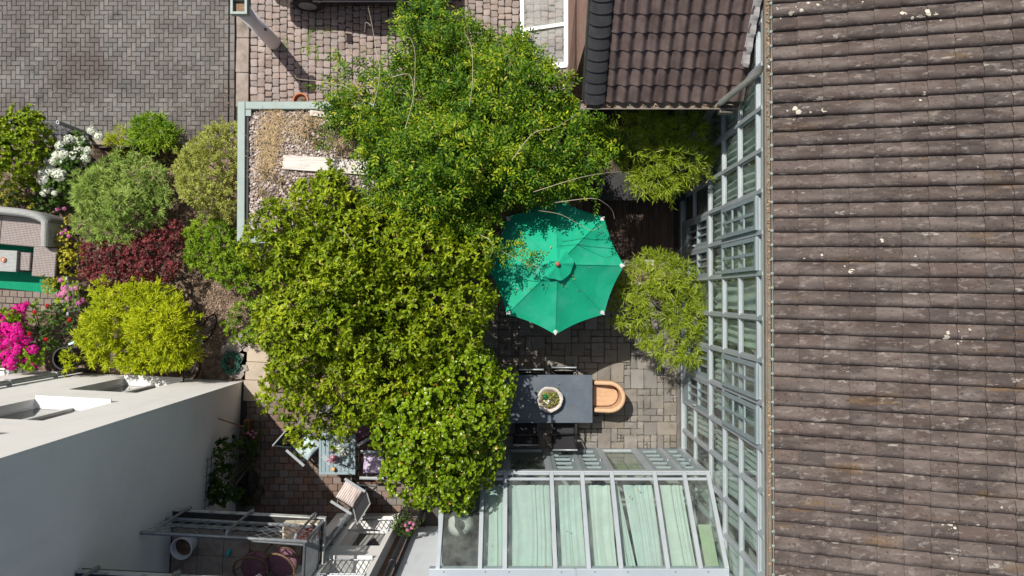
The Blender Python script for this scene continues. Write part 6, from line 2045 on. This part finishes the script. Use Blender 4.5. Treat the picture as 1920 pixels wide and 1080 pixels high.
shrub('small clump of reddish and yellow leaves above the sofa', [(0, 355), (30, 350), (62, 372), (60, 390), (10, 388)], .3, .45, (.05, .1), 14, 620, 'rosette', lf_yellow, 72, .06, .02, 6, NARROW, name='perennials', cat='plant')
shrub('low brown green ground cover along the board fence', [(228, 290), (300, 292), (330, 300), (322, 330), (290, 318), (240, 300)], .05, .2, (.05, .1), 26, 420, 'rosette', lf_juniper, 73, .045, .02, 6, OVAL, name='ground_cover', cat='plant')
shrub('tuft of yellow tipped grass leaning over the edging kerb', [(198, 265), (212, 240), (235, 238), (252, 260), (245, 288), (205, 285)], .15, .4, (.05, .1), 18, 700, 'fan', lf_lime, 74, .13, .01, 8, NARROW, name='grass_tuft', cat='grass')
shrub('sprig of lime leaves over the black bin', [(115, 665), (135, 650), (150, 668), (148, 690), (122, 690)], .8, 1.0, (.05, .09), 10, 620, 'fan', lf_lime, 75, .09, .016, 7, NARROW)
shrub('climbing vine with broad leaves on the wire trellis', [(392, 850), (415, 825), (432, 822), (440, 850), (428, 885), (436, 915), (425, 945), (398, 945), (392, 905), (408, 880)], 1.2, 1.5, (.06, .11), 34, 420, 'rosette', lf_variety, 76, .075, .065, 4, ROUND, name='climbing_vine', cat='vine')
shrub('bushy plant with small pink flowers by the white wall', [(440, 815), (462, 802), (488, 808), (486, 832), (462, 842), (442, 838)], .3, .55, (.06, .1), 18, 460, 'rosette', lf_variety, 77, .06, .04, 5, OVAL, name='flowering_plant', cat='plant')
shrub('dark plants along the shaded foot of the white wall', [(448, 850), (478, 850), (474, 945), (440, 945)], .1, .3, (.05, .1), 26, 330, 'rosette', lf_dark, 78, .06, .03, 5, OVAL, name='bedding_plants', cat='plant')
shrub('pink and red flowering plants trailing from the dark flower box', [(736, 968), (760, 958), (780, 975), (776, 1002), (748, 1006)], .95, 1.15, (.05, .09), 20, 620, 'rosette', lf_variety, 79, .05, .03, 5, OVAL, name='flowering_plant', cat='plant')
shrub('sprigs of pale leaves reaching over the green carpet', [(76, 532), (95, 524), (110, 528), (112, 545), (84, 548)], .4, .55, (.04, .07), 10, 640, 'fan', lf_yellow, 80, .08, .018, 6, NARROW)
shrub('succulents growing in the stone bowl', ell(1031, 749, 15, 15, 10), .9, .95, (.025, .045), 30, 2600, 'rosette', lf_juniper, 81, .028, .014, 7, OVAL, name='succulents', cat='plant', base_z=.88)
shrub('white flowers and leaves in the table vase', ell(640, 843, 9, 9, 8), .92, .98, (.03, .05), 8, 2400, 'rosette', pt_white, 82, .03, .022, 5, ROUND, name='cut_flowers', cat='flowers', base_z=.83)
shrub('dry weeds in the cream planter box', ell(577, 1000, 22, 12, 8), 3.15, 3.22, (.04, .07), 14, 900, 'fan', lf_red, 83, .07, .01, 6, NARROW, name='dry_weeds', cat='plant', base_z=3.1)

shrub('rounded bright green shrub on the driveway edge', ell(292, 252, 42, 30, 12, .1, 3), .35, .85, (.08, .17), 34, 700, 'fan', lf_bright, 88, .13, .02, 8, NARROW)
shrub('brownish weeds on the gravel roof beside the plank', [(560, 215), (610, 222), (660, 240), (668, 285), (620, 285), (575, 262)], SZ - .05, SZ + .05, (.05, .1), 26, 420, 'fan', lf_weed, 89, .07, .012, 7, NARROW, name='roof_weeds', cat='weeds', base_z=SZ - .08)
shrub('small straw coloured weeds at the near end of gravel roof', [(480, 300), (520, 320), (560, 350), (600, 340), (570, 375), (500, 380), (478, 350)], SZ - .06, SZ + .02, (.04, .08), 22, 300, 'fan', lf_weed, 93, .06, .01, 6, NARROW, name='roof_weeds', cat='weeds', base_z=SZ - .08)

# --- hydrangeas: leaves below, every flower head a part
def bloom_mesh(mat, seed, n=95, r=.085):
    rg = np.random.default_rng(seed)
    d = nrm(rg.normal(size=(n * 2, 3)) + np.array([0, 0, .4])); d = d[d[:, 2] > -.25][:n]
    Pt = d * r * rg.uniform(.88, 1.04, (len(d), 1)) * np.array([1, 1, .8])
    q = rosettes(Pt, d, 4, .024, .022, seed, el=(.05, .2), up=0)
    return leaf_mesh('flower_head', *q, mat, ROUND, .06, .0)
def hydrangea(label, poly, z0, z1, heads, mat, seed, size=1.08, name='hydrangea', leaf=lf_dark, n=34, cat='hydrangea'):
    t, C, R = plant(name, label, cat, poly, z0, z1, (.09, .18), n, 380, 'rosette', leaf, seed, .1, .065, k=5, prof=OVAL, trunk_r=.01, leafname='foliage')
    b = base_of(t)
    ms = [bloom_mesh(mat, seed + i) for i in range(3)]
    rg = random.Random(seed)
    for i, (px, py, r) in enumerate(heads):
        s = r / 8.2 * size
        p = P(px, py, z1 + .12)
        # rest on the foliage dome
        d = np.linalg.norm(C[:, :2] - np.array([p.x, p.y]), axis=1)
        k = int(np.argmin(d))
        z = max(z0 + .1, min(z1 + .2, C[k, 2] + R[k] * .75))
        p = P(px, py, z)
        put('flower_head', ms[i % 3], t, p - b, (rg.uniform(-.3, .3), rg.uniform(-.3, .3), rg.uniform(0, 6)), (s, s, s))
    return t
hydrangea('hydrangea with large white flower heads by the wire fence', [(72, 355), (85, 300), (110, 262), (160, 250), (172, 290), (150, 335), (130, 360), (100, 378)], .5, 1.0,
    [(130, 262, 9), (152, 263, 8), (114, 275, 9), (149, 280, 9), (137, 295, 10), (120, 291, 8), (107, 292, 8), (160, 297, 9), (144, 305, 9), (126, 312, 8), (100, 303, 7), (90, 302, 7), (140, 315, 8), (95, 320, 9), (81, 324, 9), (112, 328, 11), (82, 337, 9), (90, 352, 9), (82, 362, 6), (138, 340, 5), (103, 362, 5), (131, 367, 6), (165, 283, 7), (143, 259, 5), (186, 256, 8), (172, 245, 7)], pt_white, 101)
mag = [(6, 598, 9), (18, 590, 9), (30, 580, 8), (42, 578, 8), (50, 572, 6), (12, 612, 9), (24, 602, 9), (3, 630, 8), (10, 620, 8), (20, 622, 9), (32, 616, 9), (42, 606, 7), (28, 632, 8), (16, 642, 8), (2, 648, 8), (34, 648, 8), (48, 636, 9), (44, 652, 7), (62, 655, 8), (30, 660, 8), (12, 666, 9), (20, 682, 10), (22, 675, 8), (44, 672, 9), (50, 686, 7), (62, 686, 6), (37, 624, 7), (-8, 612, 9), (-6, 640, 9), (40, 590, 7)]
hydrangea('hydrangea with masses of magenta flower heads by the white house', [(-40, 590), (10, 575), (50, 565), (68, 600), (75, 650), (70, 692), (20, 695), (-40, 690)], .5, 1.0, mag, pt_magenta, 111, size=1.2, leaf=lf_bright)
hydrangea('hydrangea with soft pink flower heads at the carpet corner', [(105, 530), (130, 525), (152, 535), (160, 570), (140, 585), (112, 575)], .35, .6,
    [(122, 540, 7), (136, 541, 5), (144, 540, 5), (118, 552, 6), (122, 548, 6), (138, 552, 6), (115, 525, 5), (128, 560, 5), (148, 568, 5), (156, 563, 5), (112, 553, 6), (122, 390, 4)][:11], pt_pink, 121, n=18, leaf=lf_maple)
def few_blooms(label, pts, z, mat, seed, s=.45, name='flowers'):
    t = thing(name, label, 'flowers', P(*pts[0], 0))
    b = base_of(t); m_ = bloom_mesh(mat, seed, 44, .05)
    for x, y in pts:
        p = P(x, y, z)
        put('flower_head', m_, t, p - b, (0, 0, rng.uniform(0, 6)), (s * 1.5, s * 1.5, s * 1.5))
        MB().tube([(p.x - b.x, p.y - b.y, 0), (p.x - b.x, p.y - b.y, z - .01)], .004, 5).build('stem', m_hose, t)
few_blooms('scattered red rose blooms beside the magenta hydrangea', [(55, 626), (89, 573), (65, 585), (130, 600), (87, 636)], .95, pt_red, 131)
few_blooms('small pink flowers beside the rattan sofa', [(121, 391), (108, 393), (129, 443), (123, 432), (116, 438)], .6, pt_pink, 132)
few_blooms('tiny pink flowers by the white house wall', [(474, 808), (470, 815), (480, 812), (476, 820), (465, 812)], .75, pt_pink, 133, .3)
few_blooms('pink and red flowers in the dark flower box', [(768, 980), (772, 990), (760, 985), (764, 994), (775, 983)], 1.3, pt_pink, 134, .35)
few_blooms('bright red flower above the slab path', [(496, 570), (499, 573)], .8, pt_red, 135, .5)

# --- leaf litter and moss
r_ = np.random.default_rng(7)
def litter(name, label, boxes, n, mat, seed, L=(.015, .05), z=.004):
    rg = np.random.default_rng(seed)
    Pt = []
    for (x0, y0, x1, y1, w_) in boxes:
        for k in range(int(n * w_)):
            p = P(rg.uniform(x0, x1), rg.uniform(y0, y1), 0)
            Pt.append((p.x, p.y, z + rg.uniform(0, .02)))
    Pt = np.array(Pt); m = len(Pt)
    D = nrm(rg.normal(size=(m, 3)) * np.array([1, 1, .25])); N = nrm(np.array([0, 0, 1.0]) + rg.normal(size=(m, 3)) * .3)
    Ls = rg.uniform(*L, m)
    o = put(name, leaf_mesh(name, Pt, D, N, Ls, Ls * .5, mat, OVAL, .1, .1))
    return grounded(o, label, 'leaves' if 'leaf' in name else 'moss', kind='stuff')
litter('leaf_litter', 'brown leaf litter scattered over the garden soil', [(300, 280, 345, 420, .25), (380, 500, 470, 650, .5), (330, 400, 400, 560, .15), (0, 340, 140, 400, .1)], 2600, m_litter, 1)
litter('fallen_leaves', 'scattered pale fallen leaves on the driveway', [(60, 170, 440, 255, .7), (0, 0, 440, 200, .3)], 260, m_grass_y, 2, (.01, .028), .012)
mo = []
rg = random.Random(6)
litter('moss_tufts', 'green moss tufts growing between the yard cobbles', [(576, 60, 582, 112, .25), (592, 85, 598, 115, .2), (560, 88, 585, 100, .12), (575, 50, 625, 62, .15), (530, 70, 545, 90, .08), (655, 90, 700, 110, .1), (480, 30, 620, 130, .1)], 520, lf_bright, 3, (.012, .035), .006)

# a few leaves blown onto the parasol, table and glass roof
def blown(name, label, pts, mat, seed):
    rg = np.random.default_rng(seed)
    Pt = np.array(pts); m = len(Pt)
    D = nrm(rg.normal(size=(m, 3)) * np.array([1, 1, .15])); Ls = rg.uniform(.02, .06, m)
    o = put(name, leaf_mesh(name, Pt, D, nrm(np.array([0, 0, 1.0]) + rg.normal(size=(m, 3)) * .15), Ls, Ls * .4, mat, OVAL, .1, .1))
    return grounded(o, label, 'leaves', kind='stuff')
pts = []
for k in range(16):
    a_, q = rng.uniform(0, 6.28), rng.uniform(.2, .8)
    pts.append((uc.x + q * math.cos(a_) * 1.05, uc.y + q * math.sin(a_) * 1.05, UT + (UE - UT) * q / 1.13 + .02))
blown('blown_leaves', 'few small leaves fallen on the green parasol', pts, lf_weed, 1)
blown('blown_leaves', 'few dry leaves on the slate blue table', [(rng.uniform(t0.x + .1, t1.x - .1), rng.uniform(t1.y + .1, t0.y - .1), .758) for _ in range(14)], lf_weed, 2)
pts = [rp(rng.uniform(-1.2, 3.6), rng.choice((rng.uniform(0, 1), .06, .97)), .04) for _ in range(46)]
blown('blown_leaves', 'few dry leaves on the conservatory roof glass', [tuple(p) for p in pts], lf_weed, 3)
blown('blown_leaves', 'dry leaves blown across the courtyard stones', [(rng.uniform(.3, 3.5), rng.uniform(-3.2, -.4), .012) for _ in range(60)], lf_weed, 4)
